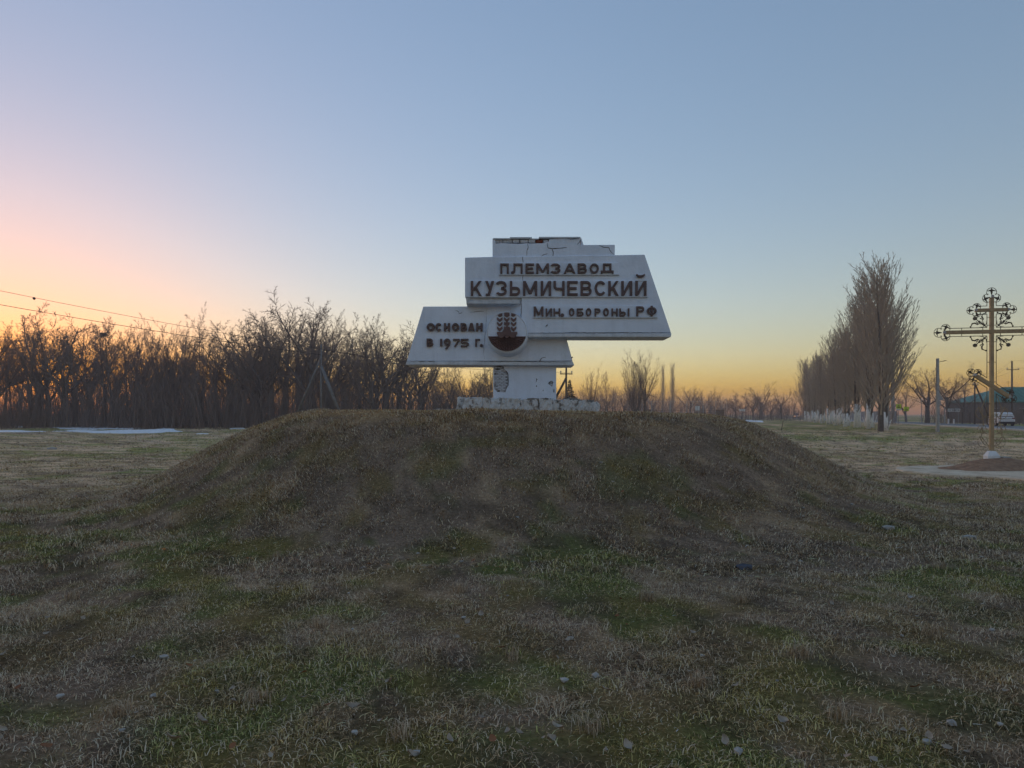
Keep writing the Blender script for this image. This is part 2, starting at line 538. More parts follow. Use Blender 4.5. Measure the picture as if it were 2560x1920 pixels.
def ribbon(name, line, half, z, material, kind='structure', off=0.0, th=0.0):
    pts = []
    for (a, b) in zip(line[:-1], line[1:]):
        n = max(2, int(math.dist(a, b) / 6))
        for k in range(n):
            pts.append(((a[0] + (b[0] - a[0]) * k / n), (a[1] + (b[1] - a[1]) * k / n)))
    pts.append(line[-1])
    for _ in range(4):
        pts = [pts[0]] + [((pts[i - 1][0] + 2 * pts[i][0] + pts[i + 1][0]) / 4, (pts[i - 1][1] + 2 * pts[i][1] + pts[i + 1][1]) / 4) for i in range(1, len(pts) - 1)] + [pts[-1]]
    m = MB()
    for i, p in enumerate(pts):
        a, b = pts[max(i - 1, 0)], pts[min(i + 1, len(pts) - 1)]
        d = Vector((b[0] - a[0], b[1] - a[1])).normalized()
        nx, ny = d.y, -d.x
        for s_, zz in ((-1, z - th), (-1, z), (1, z), (1, z - th)):
            m.v.append((p[0] + nx * (off + s_ * half), p[1] + ny * (off + s_ * half), zz))
    for i in range(len(pts) - 1):
        for q in range(3):
            m.f.append((4 * i + q, 4 * i + q + 1, 4 * i + 5 + q, 4 * i + 4 + q))
    o = m.build(name, material, local=True)
    return tag(o, kind=kind)


tag(ribbon('road', ROAD, 3.4, 0.10, M['asphalt'], th=0.2), 'grey asphalt road running behind the poplars and the cross')
tag(ribbon('road_sheen_shoulder', ROAD, 0.7, 0.13, M['shoulder'], off=-4.15, th=0.2), 'gravel shoulder along the near edge of the road, paled as reflected sky')


def blob(name, poly, th, material, label, kind='structure', seed=0, inset=0.6):
    """low slab following the ground inside an irregular outline (XY polygon)"""
    c = Vector((sum(p[0] for p in poly) / len(poly), sum(p[1] for p in poly) / len(poly)))
    ring = []
    for i, p in enumerate(poly):
        q = poly[(i + 1) % len(poly)]
        n = max(1, int(math.dist(p, q) / inset))
        for k in range(n):
            ring.append(Vector((p[0] + (q[0] - p[0]) * k / n, p[1] + (q[1] - p[1]) * k / n)))
    rs = random.Random(seed)
    ring = [c + (p - c) * (1 + rs.uniform(-0.07, 0.07)) for p in ring]
    m = MB()
    n = len(ring)
    prof = ((1.0, -0.05), (0.985, th * 0.6), (0.9, th), (0.6, th * 1.15), (0.3, th * 1.2), (0.02, th * 1.2))
    for s_, h in prof:
        for p in ring:
            q = c + (p - c) * s_
            m.v.append((q.x, q.y, ghs(q.x, q.y) + h))
    for r_ in range(len(prof) - 1):
        for k in range(n):
            m.f.append((r_ * n + k, r_ * n + (k + 1) % n, (r_ + 1) * n + (k + 1) % n, (r_ + 1) * n + k))
    m.f.append(tuple((len(prof) - 1) * n + k for k in range(n)))
    o = m.build(name, material, smooth=False)
    return tag(o, label, None, None, kind)


def gp(px, py):
    Y = EYE * F / (py - HZ)
    return ((px - CXP) / F * Y, Y)


for i, (pl, lb) in enumerate([
    ([(-60, 1077), (-60, 1083), (60, 1083), (112, 1081.5), (60, 1078)], 'thin strip of old snow at the far left edge of the field'),
    ([(135, 1078), (140, 1081), (250, 1083), (370, 1082.5), (452, 1081), (440, 1077), (400, 1076.5), (250, 1077), (190, 1076)], 'long white strip of melting snow before the wood'),
    ([(132, 1069.5), (150, 1072.5), (230, 1073.5), (330, 1072.5), (360, 1070), (300, 1067.5), (240, 1066.5), (190, 1068)], 'broken patch of snow under the edge of the wood'),
    ([(385, 1072), (392, 1076), (435, 1076.5), (440, 1071.5), (410, 1070)], 'small snow patch joined to the right end of the long strip'),
    ([(488, 1085), (490, 1087), (522, 1087), (522, 1085)], 'sliver of snow alone in the grass right of the long strip'),
    ([(574, 1070.5), (576, 1073), (612, 1073), (612, 1070.8)], 'sliver of snow beside the left foot of the mound'),
    ([(36, 1065), (40, 1069.5), (70, 1069.5), (72, 1065.5)], 'small snow patch under the bushes at the far left'),
    ([(1862, 1050), (1866, 1054), (1908, 1055.5), (1905, 1052)], 'pale strip of snow right of the mound'),
]):
    blob('snow_patch', [gp(*p) for p in pl], 0.06, M['snow'], lb, 'structure', seed=i, inset=0.8)


# ------------------------------------------------------------------ trees
class Tree:
    """tube branches collected as plain lists"""
    def __init__(s, seed):
        s.r = random.Random(seed)
        s.b = {0: ([], []), 1: ([], [])}

    def tube(s, bucket, pts, rad, n):
        V, Fc = s.b[bucket]
        prev = None
        ln = len(pts)
        for i in range(ln):
            p = pts[i]
            a = pts[i - 1] if i else pts[0]
            c = pts[i + 1] if i < ln - 1 else pts[i]
            dx, dy, dz = c[0] - a[0], c[1] - a[1], c[2] - a[2]
            l = math.sqrt(dx * dx + dy * dy + dz * dz) or 1
            dx /= l; dy /= l; dz /= l
            if abs(dz) < 0.9:
                ux, uy, uz = dy, -dx, 0.0
            else:
                ux, uy, uz = 0.0, dz, -dy
            l = math.sqrt(ux * ux + uy * uy + uz * uz) or 1
            ux /= l; uy /= l; uz /= l
            wx, wy, wz = dy * uz - dz * uy, dz * ux - dx * uz, dx * uy - dy * ux
            b = len(V)
            r = rad[i]
            for k in range(n):
                ca, sa = math.cos(6.2832 * k / n) * r, math.sin(6.2832 * k / n) * r
                V.append((p[0] + ux * ca + wx * sa, p[1] + uy * ca + wy * sa, p[2] + uz * ca + wz * sa))
            if prev is not None:
                for k in range(n):
                    k2 = (k + 1) % n
                    Fc.append((prev + k, prev + k2, b + k2, b + k))
            prev = b

    def branch(s, p, d, L, r, lv, sp):
        R = s.r
        seg = sp['seg'][lv]
        g, up = sp['gnarl'][lv], sp['up'][lv]
        pts, dirs = [p], [d]
        for i in range(seg):
            d = (d[0] + R.gauss(0, g), d[1] + R.gauss(0, g), d[2] + R.gauss(0, g) + up)
            l = math.sqrt(d[0] ** 2 + d[1] ** 2 + d[2] ** 2)
            d = (d[0] / l, d[1] / l, d[2] / l)
            p = (p[0] + d[0] * L / seg, p[1] + d[1] * L / seg, p[2] + d[2] * L / seg)
            pts.append(p); dirs.append(d)
        tip = sp['tip'][lv]
        rad = [max(r * (1 - (1 - tip) * i / seg), sp['rmin']) for i in range(seg + 1)]
        s.tube(0 if lv <= sp.get('trunk_lv', 0) else 1, pts, rad, sp['sides'][lv])
        if lv + 1 >= len(sp['seg']):
            return
        n = sp['n'][lv]
        n = max(1, int(n * R.uniform(0.8, 1.2)))
        az = R.uniform(0, 6.28)
        for k in range(n):
            t = sp['start'][lv] + (1 - sp['start'][lv]) * ((k + R.random()) / n)
            x = min(t, 0.999) * seg
            i = int(x); fr = x - i
            q = tuple(pts[i][m] + (pts[i + 1][m] - pts[i][m]) * fr for m in range(3))
            d0 = dirs[min(i + 1, seg)]
            az += 2.4 + R.uniform(-0.5, 0.5)
            lo, hi = sp['ang'][lv]
            an = math.radians(R.uniform(lo, hi))
            if abs(d0[2]) < 0.9:
                u = (d0[1], -d0[0], 0.0)
            else:
                u = (0.0, d0[2], -d0[1])
            l = math.sqrt(sum(c * c for c in u))
            u = tuple(c / l for c in u)
            w = (d0[1] * u[2] - d0[2] * u[1], d0[2] * u[0] - d0[0] * u[2], d0[0] * u[1] - d0[1] * u[0])
            ca, sa, cn, sn = math.cos(az), math.sin(az), math.cos(an), math.sin(an)
            nd = tuple(d0[m] * cn + (u[m] * ca + w[m] * sa) * sn for m in range(3))
            fall = sp['fall'][lv]
            nl = L * sp['len'][lv] * (1 - fall * t) * R.uniform(0.7, 1.2)
            nr = max(rad[i] * sp['rr'][lv], sp['rmin'])
            s.branch(q, nd, nl, nr, lv + 1, sp)

    def make(s, name, trunk_mat, twig_mat, label, cat, group=None, white=None):
        root = bpy.data.objects.new(name, None)
        root.empty_display_size = 0.3
        COL.objects.link(root)
        tag(root, label, cat, group)
        for k, nm, mt in ((0, 'trunk', trunk_mat), (1, 'crown', twig_mat)):
            V, Fc = s.b[k]
            me = fast_mesh(nm, np.array(V), np.array(Fc))
            me.polygons.foreach_set('use_smooth', [True] * len(me.polygons))
            me.materials.append(mt)
            o = bpy.data.objects.new(nm, me)
            COL.objects.link(o)
            o.parent = root
        return root


# tree kinds, about 10 m tall each
SP_TALL = dict(seg=[9, 6, 4, 3, 2], gnarl=[0.035, 0.06, 0.08, 0.10, 0.12], up=[0.03, 0.08, 0.06, 0.04, 0.02], tip=[0.12, 0.2, 0.3, 0.4, 0.4], sides=[6, 4, 3, 3, 3],
               n=[15, 7, 7, 5], start=[0.22, 0.15, 0.12, 0.15], ang=[(22, 48), (22, 48), (22, 52), (25, 58)], len=[0.50, 0.5, 0.44, 0.45], fall=[0.62, 0.5, 0.4, 0.3], rr=[0.42, 0.45, 0.5, 0.6], rmin=0.0075, trunk_lv=1)
SP_WIDE = dict(seg=[5, 6, 5, 4, 2], gnarl=[0.06, 0.10, 0.11, 0.12, 0.14], up=[0.02, 0.05, 0.04, 0.03, 0.02], tip=[0.6, 0.22, 0.3, 0.4, 0.4], sides=[7, 5, 3, 3, 3],
               n=[7, 9, 9, 5], start=[0.45, 0.18, 0.12, 0.12], ang=[(22, 60), (25, 55), (25, 60), (25, 60)], len=[1.25, 0.46, 0.44, 0.44], fall=[0.1, 0.4, 0.4, 0.3], rr=[0.50, 0.45, 0.48, 0.6], rmin=0.008, trunk_lv=1)
SP_VASE = dict(seg=[4, 8, 4, 3, 2], gnarl=[0.03, 0.035, 0.06, 0.09, 0.12], up=[0.02, 0.05, 0.07, 0.05, 0.03], tip=[0.7, 0.12, 0.3, 0.4, 0.4], sides=[6, 4, 3, 3, 3],
               n=[13, 13, 6, 3], start=[0.05, 0.15, 0.12, 0.15], ang=[(6, 30), (15, 35), (20, 45), (25, 50)], len=[4.6, 0.26, 0.42, 0.45], fall=[0.15, 0.5, 0.4, 0.3], rr=[0.34, 0.36, 0.5, 0.6], rmin=0.0075, trunk_lv=1)
SP_POPLAR = dict(seg=[10, 8, 4, 2], gnarl=[0.012, 0.018, 0.03, 0.05], up=[0.02, 0.060, 0.09, 0.07], tip=[0.10, 0.18, 0.3, 0.4], sides=[7, 4, 3, 3],
                 n=[64, 10, 4], start=[0.11, 0.10, 0.08], ang=[(16, 36), (9, 24), (12, 28)], len=[0.46, 0.36, 0.40], fall=[0.62, 0.45, 0.3], rr=[0.30, 0.40, 0.5], rmin=0.0085, trunk_lv=0)

PROTO = {}


def proto(kind, seed, H, sp, L0, r0, tm, cm, stems=1):
    t = Tree(seed)
    for k in range(stems):
        a = t.r.uniform(0, 6.28)
        lean = 0.0 if stems == 1 else t.r.uniform(0.08, 0.28)
        d = (math.cos(a) * lean, math.sin(a) * lean, 1.0)
        t.branch((math.cos(a) * 0.15 * (stems > 1), math.sin(a) * 0.15 * (stems > 1), -0.15), d, L0, r0, 0, sp)
    zmax = max(v[2] for v in t.b[1][0])
    k = H / zmax                       # normalise the height
    for b in (0, 1):
        t.b[b] = ([(x * k, y * k, z * k) for x, y, z in t.b[b][0]], t.b[b][1])
    PROTO[kind] = dict(t=t, tm=tm, cm=cm, root=None)


for i in range(4): proto('tall%d' % i, 100 + i, 10, SP_TALL, 9.0, 0.13, M['bark'], M['twig'])
for i in range(3): proto('wide%d' % i, 200 + i, 10, SP_WIDE, 3.2, 0.24, M['bark'], M['twig'])
for i in range(3): proto('vase%d' % i, 300 + i, 10, SP_VASE, 1.6, 0.16, M['bark'], M['twig'], 1 if i < 2 else 2)
for i in range(3): proto('poplar%d' % i, 400 + i, 10, SP_POPLAR, 9.6, 0.125, M['poplar_bark'], M['poplar_twig'])


def plant(kind, x, y, H, label, group=None, name='bare_tree', wide=1.0, rz=None, cat='tree'):
    P = PROTO[kind]
    z = ghs(x, y) - 0.03
    if rz is None: rz = random.uniform(0, 6.28)
    s = H / 10.0
    if P['root'] is None:
        o = P['t'].make(name, P['tm'], P['cm'], label, cat, group)
        o.location = (x, y, z); o.scale = (s * wide, s * wide, s); o.rotation_euler = (0, 0, rz)
        P['root'] = o
        P['t'] = None
        return o
    return copy_thing(P['root'], (x, y, z), (s * wide, s * wide, s), rz, label, cat, group, name)


def plant_px(kind, px, top, Y, label, group=None, name='bare_tree', wide=1.0, rz=None):
    return plant(kind, gX(px, Y), Y, zat(top, Y), label, group, name, wide, rz)


# landmarks in the wood on the left
for kind, px, top, Y, wd, lb in [
    ('tall0', 118, 757, 84, 1.25, 'tall round-crowned bare tree against the orange glow at the left edge of the wood'),
    ('tall1', 262, 782, 85, 1.2, 'broad bare tree with a dark bird nest in its fork'),
    ('tall2', 498, 748, 84, 0.75, 'bare tree with one thin spire standing above the wood'),
    ('wide0', 770, 728, 80, 1.0, 'largest bare tree of the wood, behind the braced concrete pole'),
    ('tall3', 905, 790, 82, 0.8, 'slim bare tree right of the largest tree of the wood'),
    ('tall0', 940, 782, 83, 0.8, 'slim bare tree with a bushy top just left of the monument'),
    ('wide1', 640, 775, 86, 0.9, 'bare spreading tree left of the largest tree of the wood'),
]:
    plant_px(kind, px, top, Y, lb, 'landmark trees of the wood', wide=wd)
plant_px('vase0', 1217, 885, 46, 'dark bare tree with a forked trunk seen under the lower panel of the monument', None, wide=0.9)

TOPS = [(-120, 800), (0, 800), (60, 790), (110, 782), (180, 795), (250, 790), (330, 792), (420, 802), (500, 800), (560, 806), (640, 785), (680, 772), (730, 748), (770, 744), (820, 756), (870, 788), (950, 800), (1000, 830), (1100, 885), (1180, 905), (1290, 918)]


def tops(px):
    return float(np.interp(px, [a for a, b in TOPS], [b for a, b in TOPS])) - 12


WOOD_LB = 'bare leafless tree standing in the dense wood left of the monument'
kinds = ['tall0', 'tall1', 'tall2', 'tall3', 'wide1', 'wide2', 'vase1', 'wide0']
rw = random.Random(5)
px = -110.0
while px < 1270:
    Y = rw.uniform(78, 92)
    plant_px(rw.choice(kinds), px, tops(px) + rw.choice([0, 6, 15, 30, 50, 75]) + rw.uniform(0, 12), Y, WOOD_LB, 'bare trees of the wood on the left', wide=rw.uniform(0.8, 1.15))
    px += rw.uniform(20, 36)
px = -110.0
while px < 1290:
    Y = rw.uniform(96, 122)
    plant_px(rw.choice(kinds), px, tops(px) + rw.uniform(8, 55), Y, WOOD_LB, 'bare trees of the wood on the left', wide=rw.uniform(0.8, 1.1))
    px += rw.uniform(26, 44)

# trees right of the monument, far side of the field
for kind, px, top, Y, wd, lb in [
    ('vase1', 1476, 905, 120, 0.75, 'bushy bare tree with upright stems right of the small spruce'),
    ('tall1', 1520, 925, 122, 0.7, 'small bare tree between the bushy tree and the tall upright clump'),
    ('vase2', 1588, 868, 110, 0.95, 'tall clump of upright bare stems left of the sports fence'),
    ('wide2', 1612, 885, 112, 0.55, 'leaning bare tree at the right side of the tall clump of stems'),
    ('poplar0', 1657, 902, 190, 0.42, 'left of two thin far poplars behind the sports fence'),
    ('poplar1', 1680, 897, 190, 0.5, 'right of two thin far poplars behind the sports fence'),
    ('wide1', 1905, 953, 205, 1.05, 'round-crowned far bare tree between the white boards and the poplar row'),
    ('wide0', 1955, 966, 200, 1.0, 'far bare tree with whitewashed foot left of the poplar row'),
    ('wide2', 1725, 960, 190, 1.0, 'gnarled bare tree behind the right half of the sports fence'),
    ('wide0', 1762, 964, 190, 1.0, 'gnarled bare tree behind the right end of the sports fence'),
    ('wide1', 1840, 975, 195, 0.9, 'low bare tree behind the three white boards'),
]:
    plant_px(kind, px, top, Y, lb, 'trees beyond the field right of the monument', wide=wd)
FAR_LB = 'low bare tree in the far row beyond the field'
px = 1440.0
while px < 2060:
    Y = rw.uniform(180, 230)
    plant_px(rw.choice(['wide0', 'wide1', 'wide2', 'vase1', 'tall2']), px, rw.uniform(968, 1002), Y, FAR_LB, 'low trees of the far row', wide=rw.uniform(0.9, 1.3))
    px += rw.uniform(16, 30)
# beyond the road on the right
for kind, px, top, Y, wd, lb in [
    ('wide2', 2318, 915, 116, 1.25, 'large spreading bare tree between the yellow signs and the lamp post'),
    ('wide0', 2375, 905, 120, 1.15, 'dark spreading bare tree right of the concrete lamp post'),
    ('wide1', 2412, 935, 122, 1.0, 'bare tree behind the lower slanted bar of the cross'),
    ('wide1', 2265, 962, 128, 1.0, 'low bare tree behind the yellow signs'),
    ('vase1', 2548, 1000, 100, 0.9, 'bare bush before the green-roofed house'),
    ('vase0', 2522, 1006, 103, 1.3, 'bare bush right of the white car, before the green-roofed house'),
    ('vase2', 2494, 1008, 104, 1.3, 'bare bush above the white car roof, before the house wall'),
    ('vase1', 2470, 1000, 104, 1.2, 'bare bush behind the post of the cross, before the house'),
]:
    plant_px(kind, px, top, Y, lb, 'trees beyond the road', wide=wd)

# the poplar row
NP = 25
ptop = [(2215, 622), (2190, 625), (2156, 690), (2121, 760), (2093, 800), (2062, 850), (2032, 872), (2008, 884)]
for i in range(NP):
    back = i >= 20
    t = 0.12 + (i - 20) / 5 if back else i / 19
    Y = 64.5 + 87 * t ** 1.15 + (5 if back else 0)
    X = 33.9 + 0.328 * (Y - 64.5) + (0.5 if i % 2 else -0.5) + (2.6 if back else 0)
    px = CXP + F * X / Y
    top = float(np.interp(px, [a for a, b in ptop[::-1]], [b for a, b in ptop[::-1]])) + (0 if i == 0 else random.uniform(0, 26)) + (40 if back else 0)
    lb = 'bare columnar poplar with whitewashed foot in the row along the road'
    if i == 0: lb = 'nearest poplar of the row, tallest, with a dark unpainted trunk'
    if back: lb = 'bare poplar of the second line, half hidden behind the roadside row'
    if i == 19: lb = 'farthest poplar of the row, at its left end'
    wd = 1.45 if i == 0 else random.uniform(1.0, 1.25)
    H = zat(top, Y)
    o = plant('poplar%d' % (i % 3), X, Y, H, lb, 'poplars of the second line' if back else 'poplars of the roadside row', 'poplar_tree', wide=wd)
    if i > 0:
        m = MB()
        s = H / 10 * wd
        hw = random.uniform(1.4, 2.7)
        m.tube([(0, 0, -0.05), (0, 0, 0.5 * hw), (0, 0, hw)], [0.110 * s + 0.07, 0.100 * s + 0.035, 0.092 * s + 0.025], 10)
        for _ in range(random.choice([0, 1, 1, 2])):
            a = random.uniform(0, 6.28)
            m.tube([(0.18 * math.cos(a), 0.18 * math.sin(a), -0.05), (0.55 * math.cos(a), 0.55 * math.sin(a), hw * random.uniform(0.5, 0.95))], [0.05, 0.035], 6)
        w = bpy.data.objects.new('whitewashed_foot', m.mesh('whitewashed_foot', M['limewash'], True))
        COL.objects.link(w)
        w.parent = o
        w.scale = (1 / (H / 10 * wd), 1 / (H / 10 * wd), 1 / (H / 10))


# thickets: masses of stems nobody could count
def thicket(name, label, spots, material, seed):
    """spots: list of (x, y, height)"""
    rr = np.random.default_rng(seed)
    xs, ys, hs = (np.array(c, float) for c in zip(*spots))
    V, Fs = [], []
    base = 0

    def strips(p, q, r0, r1):
        """three-sided spikes from p to q"""
        nonlocal base
        n = len(p)
        d = q - p
        u = np.stack([d[:, 1], -d[:, 0], np.zeros(n)], -1)
        u += 1e-4
        u /= np.linalg.norm(u, axis=1)[:, None]
        w = np.cross(d, u)
        w /= np.linalg.norm(w, axis=1)[:, None] + 1e-9
        vs_ = []
        for (c, r) in ((p, r0), (q, r1)):
            for k in range(3):
                a = 2 * np.pi * k / 3
                vs_.append(c + (u * math.cos(a) + w * math.sin(a)) * r[:, None])
        v = np.stack(vs_, 1)
        V.append(v.reshape(-1, 3))
        idx = base + np.arange(n)[:, None] * 6
        for k in range(3):
            k2 = (k + 1) % 3
            Fs.append(np.concatenate([idx + k, idx + k2, idx + 3 + k2, idx + 3 + k], 1))
        base += n * 6
    n = len(xs)
    p0 = np.stack([xs, ys, np.zeros(n) - 0.1], -1)
    lean = rr.normal(0, 0.16, (n, 2))
    p1 = p0 + np.stack([lean[:, 0] * hs * 0.5, lean[:, 1] * hs * 0.5, hs * 0.5], -1)
    lean2 = lean + rr.normal(0, 0.15, (n, 2))
    p2 = p1 + np.stack([lean2[:, 0] * hs * 0.5, lean2[:, 1] * hs * 0.5, hs * 0.5], -1)
    r = 0.012 + 0.004 * hs
    strips(p0, p1, r, r * 0.7)
    strips(p1, p2, r * 0.7, r * 0.3)
    for k in range(7):
        t = rr.uniform(0.1, 0.95, n)
        q = np.where(t[:, None] < 0.5, p0 + (p1 - p0) * (t * 2)[:, None], p1 + (p2 - p1) * (t * 2 - 1)[:, None])
        a = rr.uniform(0, 6.28, n)
        L = hs * rr.uniform(0.12, 0.30, n)
        e = q + np.stack([np.cos(a) * L * 0.55, np.sin(a) * L * 0.55, L * rr.uniform(0.35, 1.0, n)], -1)
        strips(q, e, r * 0.5, r * 0.25)
    me = fast_mesh(name, np.concatenate(V), np.concatenate(Fs))
    me.materials.append(material)
    o = bpy.data.objects.new(name, me)
    COL.objects.link(o)
    return tag(o, label, None, None, 'stuff')


sp = []
for _ in range(6400):
    px = rw.uniform(-130, 1300)
    Y = rw.choice([rw.uniform(75, 82), rw.uniform(82, 96), rw.uniform(96, 125)])
    lim = float(np.interp(px, [-130, 0, 90, 200, 420, 800, 1000, 1100, 1300], [960, 955, 950, 880, 862, 880, 935, 950, 965]))
    lim += 70 * (float(fbm(px * 0.012, 3.3, 8, 2)) - 0.45)
    top = rw.uniform(lim + 18, 1040)
    if Y < 79: top = rw.uniform(945, 1050)
    sp.append((gX(px, Y), Y, max(zat(top, Y), 1.0)))
thicket('wood_undergrowth', 'dense dark undergrowth of bare stems filling the wood on the left', sp, M['twig'], 3)
sp = []
for _ in range(2600):
    px = rw.uniform(1290, 2060)
    Y = rw.uniform(150, 225) if px > 1470 else rw.uniform(105, 190)
    lim = float(np.interp(px, [1290, 1440, 1540, 1590, 1640, 1780, 1830, 1990, 2060], [965, 975, 965, 950, 985, 988, 1000, 1005, 1008]))
    sp.append((gX(px, Y), Y, max(zat(rw.uniform(lim, 1040), Y), 0.8)))
thicket('far_hedge', 'low dark hedge of bare bushes along the far side of the field', sp, M['twig'], 4)
sp = []
for _ in range(2000):
    px = rw.uniform(2195, 2600)
    Y = rw.uniform(104, 132)
    x = gX(px, Y)
    if road_dist(np.array([x]), np.array([Y]))[0] < 6: continue
    sp.append((x, Y, max(zat(rw.uniform(1000, 1045), Y), 0.8)))
thicket('roadside_bushes', 'dark tangle of bare bushes behind the road on the right', sp, M['twig'], 6)
# spruce
t0 = thing('spruce_tree', (gX(1424, 105), 105, 0), 'small dark conical spruce behind the wooden power pole', 'tree')
m = MB().tube([(0, 0, 0), (0, 0, 6.6)], [0.12, 0.02], 6)
m.build('trunk', M['bark'], t0, local=True)
m = MB()
for i in range(620):
    t = random.random() ** 0.8
    z = 0.5 + 6.0 * t + random.uniform(-0.12, 0.12)
    L = (1.95 * (1 - t) + 0.16) * random.uniform(0.55, 1.12)
    a = random.uniform(0, 6.28)
    c, s = math.cos(a), math.sin(a)
    for seg_ in range(3):
        f0 = 0.25 + 0.25 * seg_
        b = len(m.v)
        w = (0.10 + 0.10 * L) * random.uniform(0.6, 1.2)
        dz = -L * random.uniform(0.15, 0.35)
        m.v += [(c * L * f0, s * L * f0, z + dz * f0), (c * L * (f0 + 0.18) - s * w, s * L * (f0 + 0.18) + c * w, z + dz * (f0 + 0.3) - 0.05), (c * L * (f0 + 0.26), s * L * (f0 + 0.26), z + dz * (f0 + 0.26) + 0.03), (c * L * (f0 + 0.18) + s * w, s * L * (f0 + 0.18) - c * w, z + dz * (f0 + 0.3) - 0.05)]
        m.f += [(b, b + 1, b + 2), (b, b + 2, b + 3)]
m.build('crown', M['spruce'], t0, local=True)

# bird nest
p = at(258, 837, 84.6)
m = MB()
rn = random.Random(2)
for _ in range(140):
    a = rn.uniform(0, 6.28); b = rn.uniform(0, 6.28)
    c = p + Vector((math.cos(a) * 0.32 * rn.random(), math.sin(a) * 0.3 * rn.random(), rn.uniform(-0.22, 0.2)))
    d = Vector((math.cos(b), math.sin(b), rn.uniform(-0.5, 0.5))) * rn.uniform(0.15, 0.3)
    m.tube([c - d, c + d], 0.02, 3)
tag(m.build('bird_nest', M['bark']), 'dark round bird nest of twigs in the broad bare tree', 'nest')

# ------------------------------------------------------------------ the monument
Y_UP, Y_LOW, Y_PIL, Y_PLI = 15.55, 15.85, 16.0, 15.15     # depths of the front faces


def q1(zx, zy):
    """pixel of the first monument enlargement -> photograph pixel"""
    return 980 + zx * 0.32550, 560 + zy * 0.32550


def mz(zx, zy, Y):
    a, b = q1(zx, zy)
    return ((a - CXP) / F * Y, EYE - (b - HZ) / F * Y)


MON = thing('entrance_monument', (gX(1330, 16.2), 16.2, 1.55), 'white stepped concrete welcome monument with brown raised lettering on top of the mound', 'monument')

# pillar
x0, z1 = mz(777, 1075, Y_PIL); x1, z0 = mz(1262, 1352, Y_PIL)
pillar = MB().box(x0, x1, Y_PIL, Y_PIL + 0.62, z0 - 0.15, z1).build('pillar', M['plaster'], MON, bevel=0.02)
# lower panel and its bottom trim
low_poly = [mz(240, 633, Y_LOW), mz(800, 632, Y_LOW), mz(1272, 632, Y_LOW), mz(1388, 1052, Y_LOW), mz(113, 1053, Y_LOW)]
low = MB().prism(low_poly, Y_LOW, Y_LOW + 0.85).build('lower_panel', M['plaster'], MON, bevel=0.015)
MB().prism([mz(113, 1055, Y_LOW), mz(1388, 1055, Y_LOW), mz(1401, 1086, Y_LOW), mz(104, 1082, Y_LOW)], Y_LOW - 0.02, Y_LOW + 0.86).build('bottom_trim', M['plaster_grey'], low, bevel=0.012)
# upper panel
up_poly = [mz(560, 257, Y_UP), mz(775, 251, Y_UP), mz(1710, 238, Y_UP), mz(1941, 234, Y_UP), mz(2145, 836, Y_UP), mz(992, 838, Y_UP), mz(992, 562, Y_UP), mz(560, 562, Y_UP)]
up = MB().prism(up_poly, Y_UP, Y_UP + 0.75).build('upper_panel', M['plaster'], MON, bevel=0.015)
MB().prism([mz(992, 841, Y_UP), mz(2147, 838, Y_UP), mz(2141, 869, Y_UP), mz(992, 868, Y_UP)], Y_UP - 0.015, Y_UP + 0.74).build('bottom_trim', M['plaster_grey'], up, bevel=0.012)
# ledge under the left arm: chamfered soffit and the chamfered inner return
m = MB()
fa, fb = mz(568, 565, Y_UP + 0.02), mz(992, 565, Y_UP + 0.02)
ga, gb = mz(572, 612, Y_UP + 0.05), mz(990, 612, Y_UP + 0.05)
ba, bb = mz(578, 634, Y_LOW - 0.002), mz(908, 634, Y_LOW - 0.002)
pts = [(fa[0], Y_UP + 0.02, fa[1]), (fb[0], Y_UP + 0.02, fb[1]), (gb[0], Y_UP + 0.05, gb[1]), (ga[0], Y_UP + 0.05, ga[1]), (ba[0], Y_LOW - 0.002, ba[1]), (bb[0], Y_LOW - 0.002, bb[1]),
       (fa[0], Y_LOW + 0.3, fa[1]), (ba[0], Y_LOW + 0.3, ba[1])]
m.v += pts
m.f += [(0, 3, 2, 1), (3, 4, 5, 2), (0, 6, 7, 4, 3)]
m.build('soffit_ledge', M['plaster_grey'], up)
m = MB()
r0, r1 = mz(992, 612, Y_UP + 0.03), mz(992, 845, Y_UP + 0.03)
s0, s1 = mz(908, 634, Y_LOW - 0.002), mz(908, 845, Y_LOW - 0.002)
m.v += [(r0[0], Y_UP + 0.03, r0[1]), (r1[0], Y_UP + 0.03, r1[1]), (s1[0], Y_LOW - 0.002, s1[1]), (s0[0], Y_LOW - 0.002, s0[1]), (r0[0] + 0.02, Y_LOW, r0[1]), (r1[0] + 0.02, Y_LOW, r1[1])]
m.f += [(0, 3, 2, 1), (0, 1, 5, 4)]
m.build('inner_return', M['plaster'], up)
x0, z1 = mz(592, 588, Y_UP - 0.012); x1, z0 = mz(985, 612, Y_UP - 0.012)
MB().prism([(x0, z0), (x1, z0), (x1 - 0.02, z1 + 0.012), (x1 - 0.35, z1), (x0 + 0.3, z1 + 0.008), (x0, z1 - 0.01)], Y_UP - 0.012, Y_UP + 0.04).build('loose_render_strip', M['plaster_grey'], up, bevel=0.006)

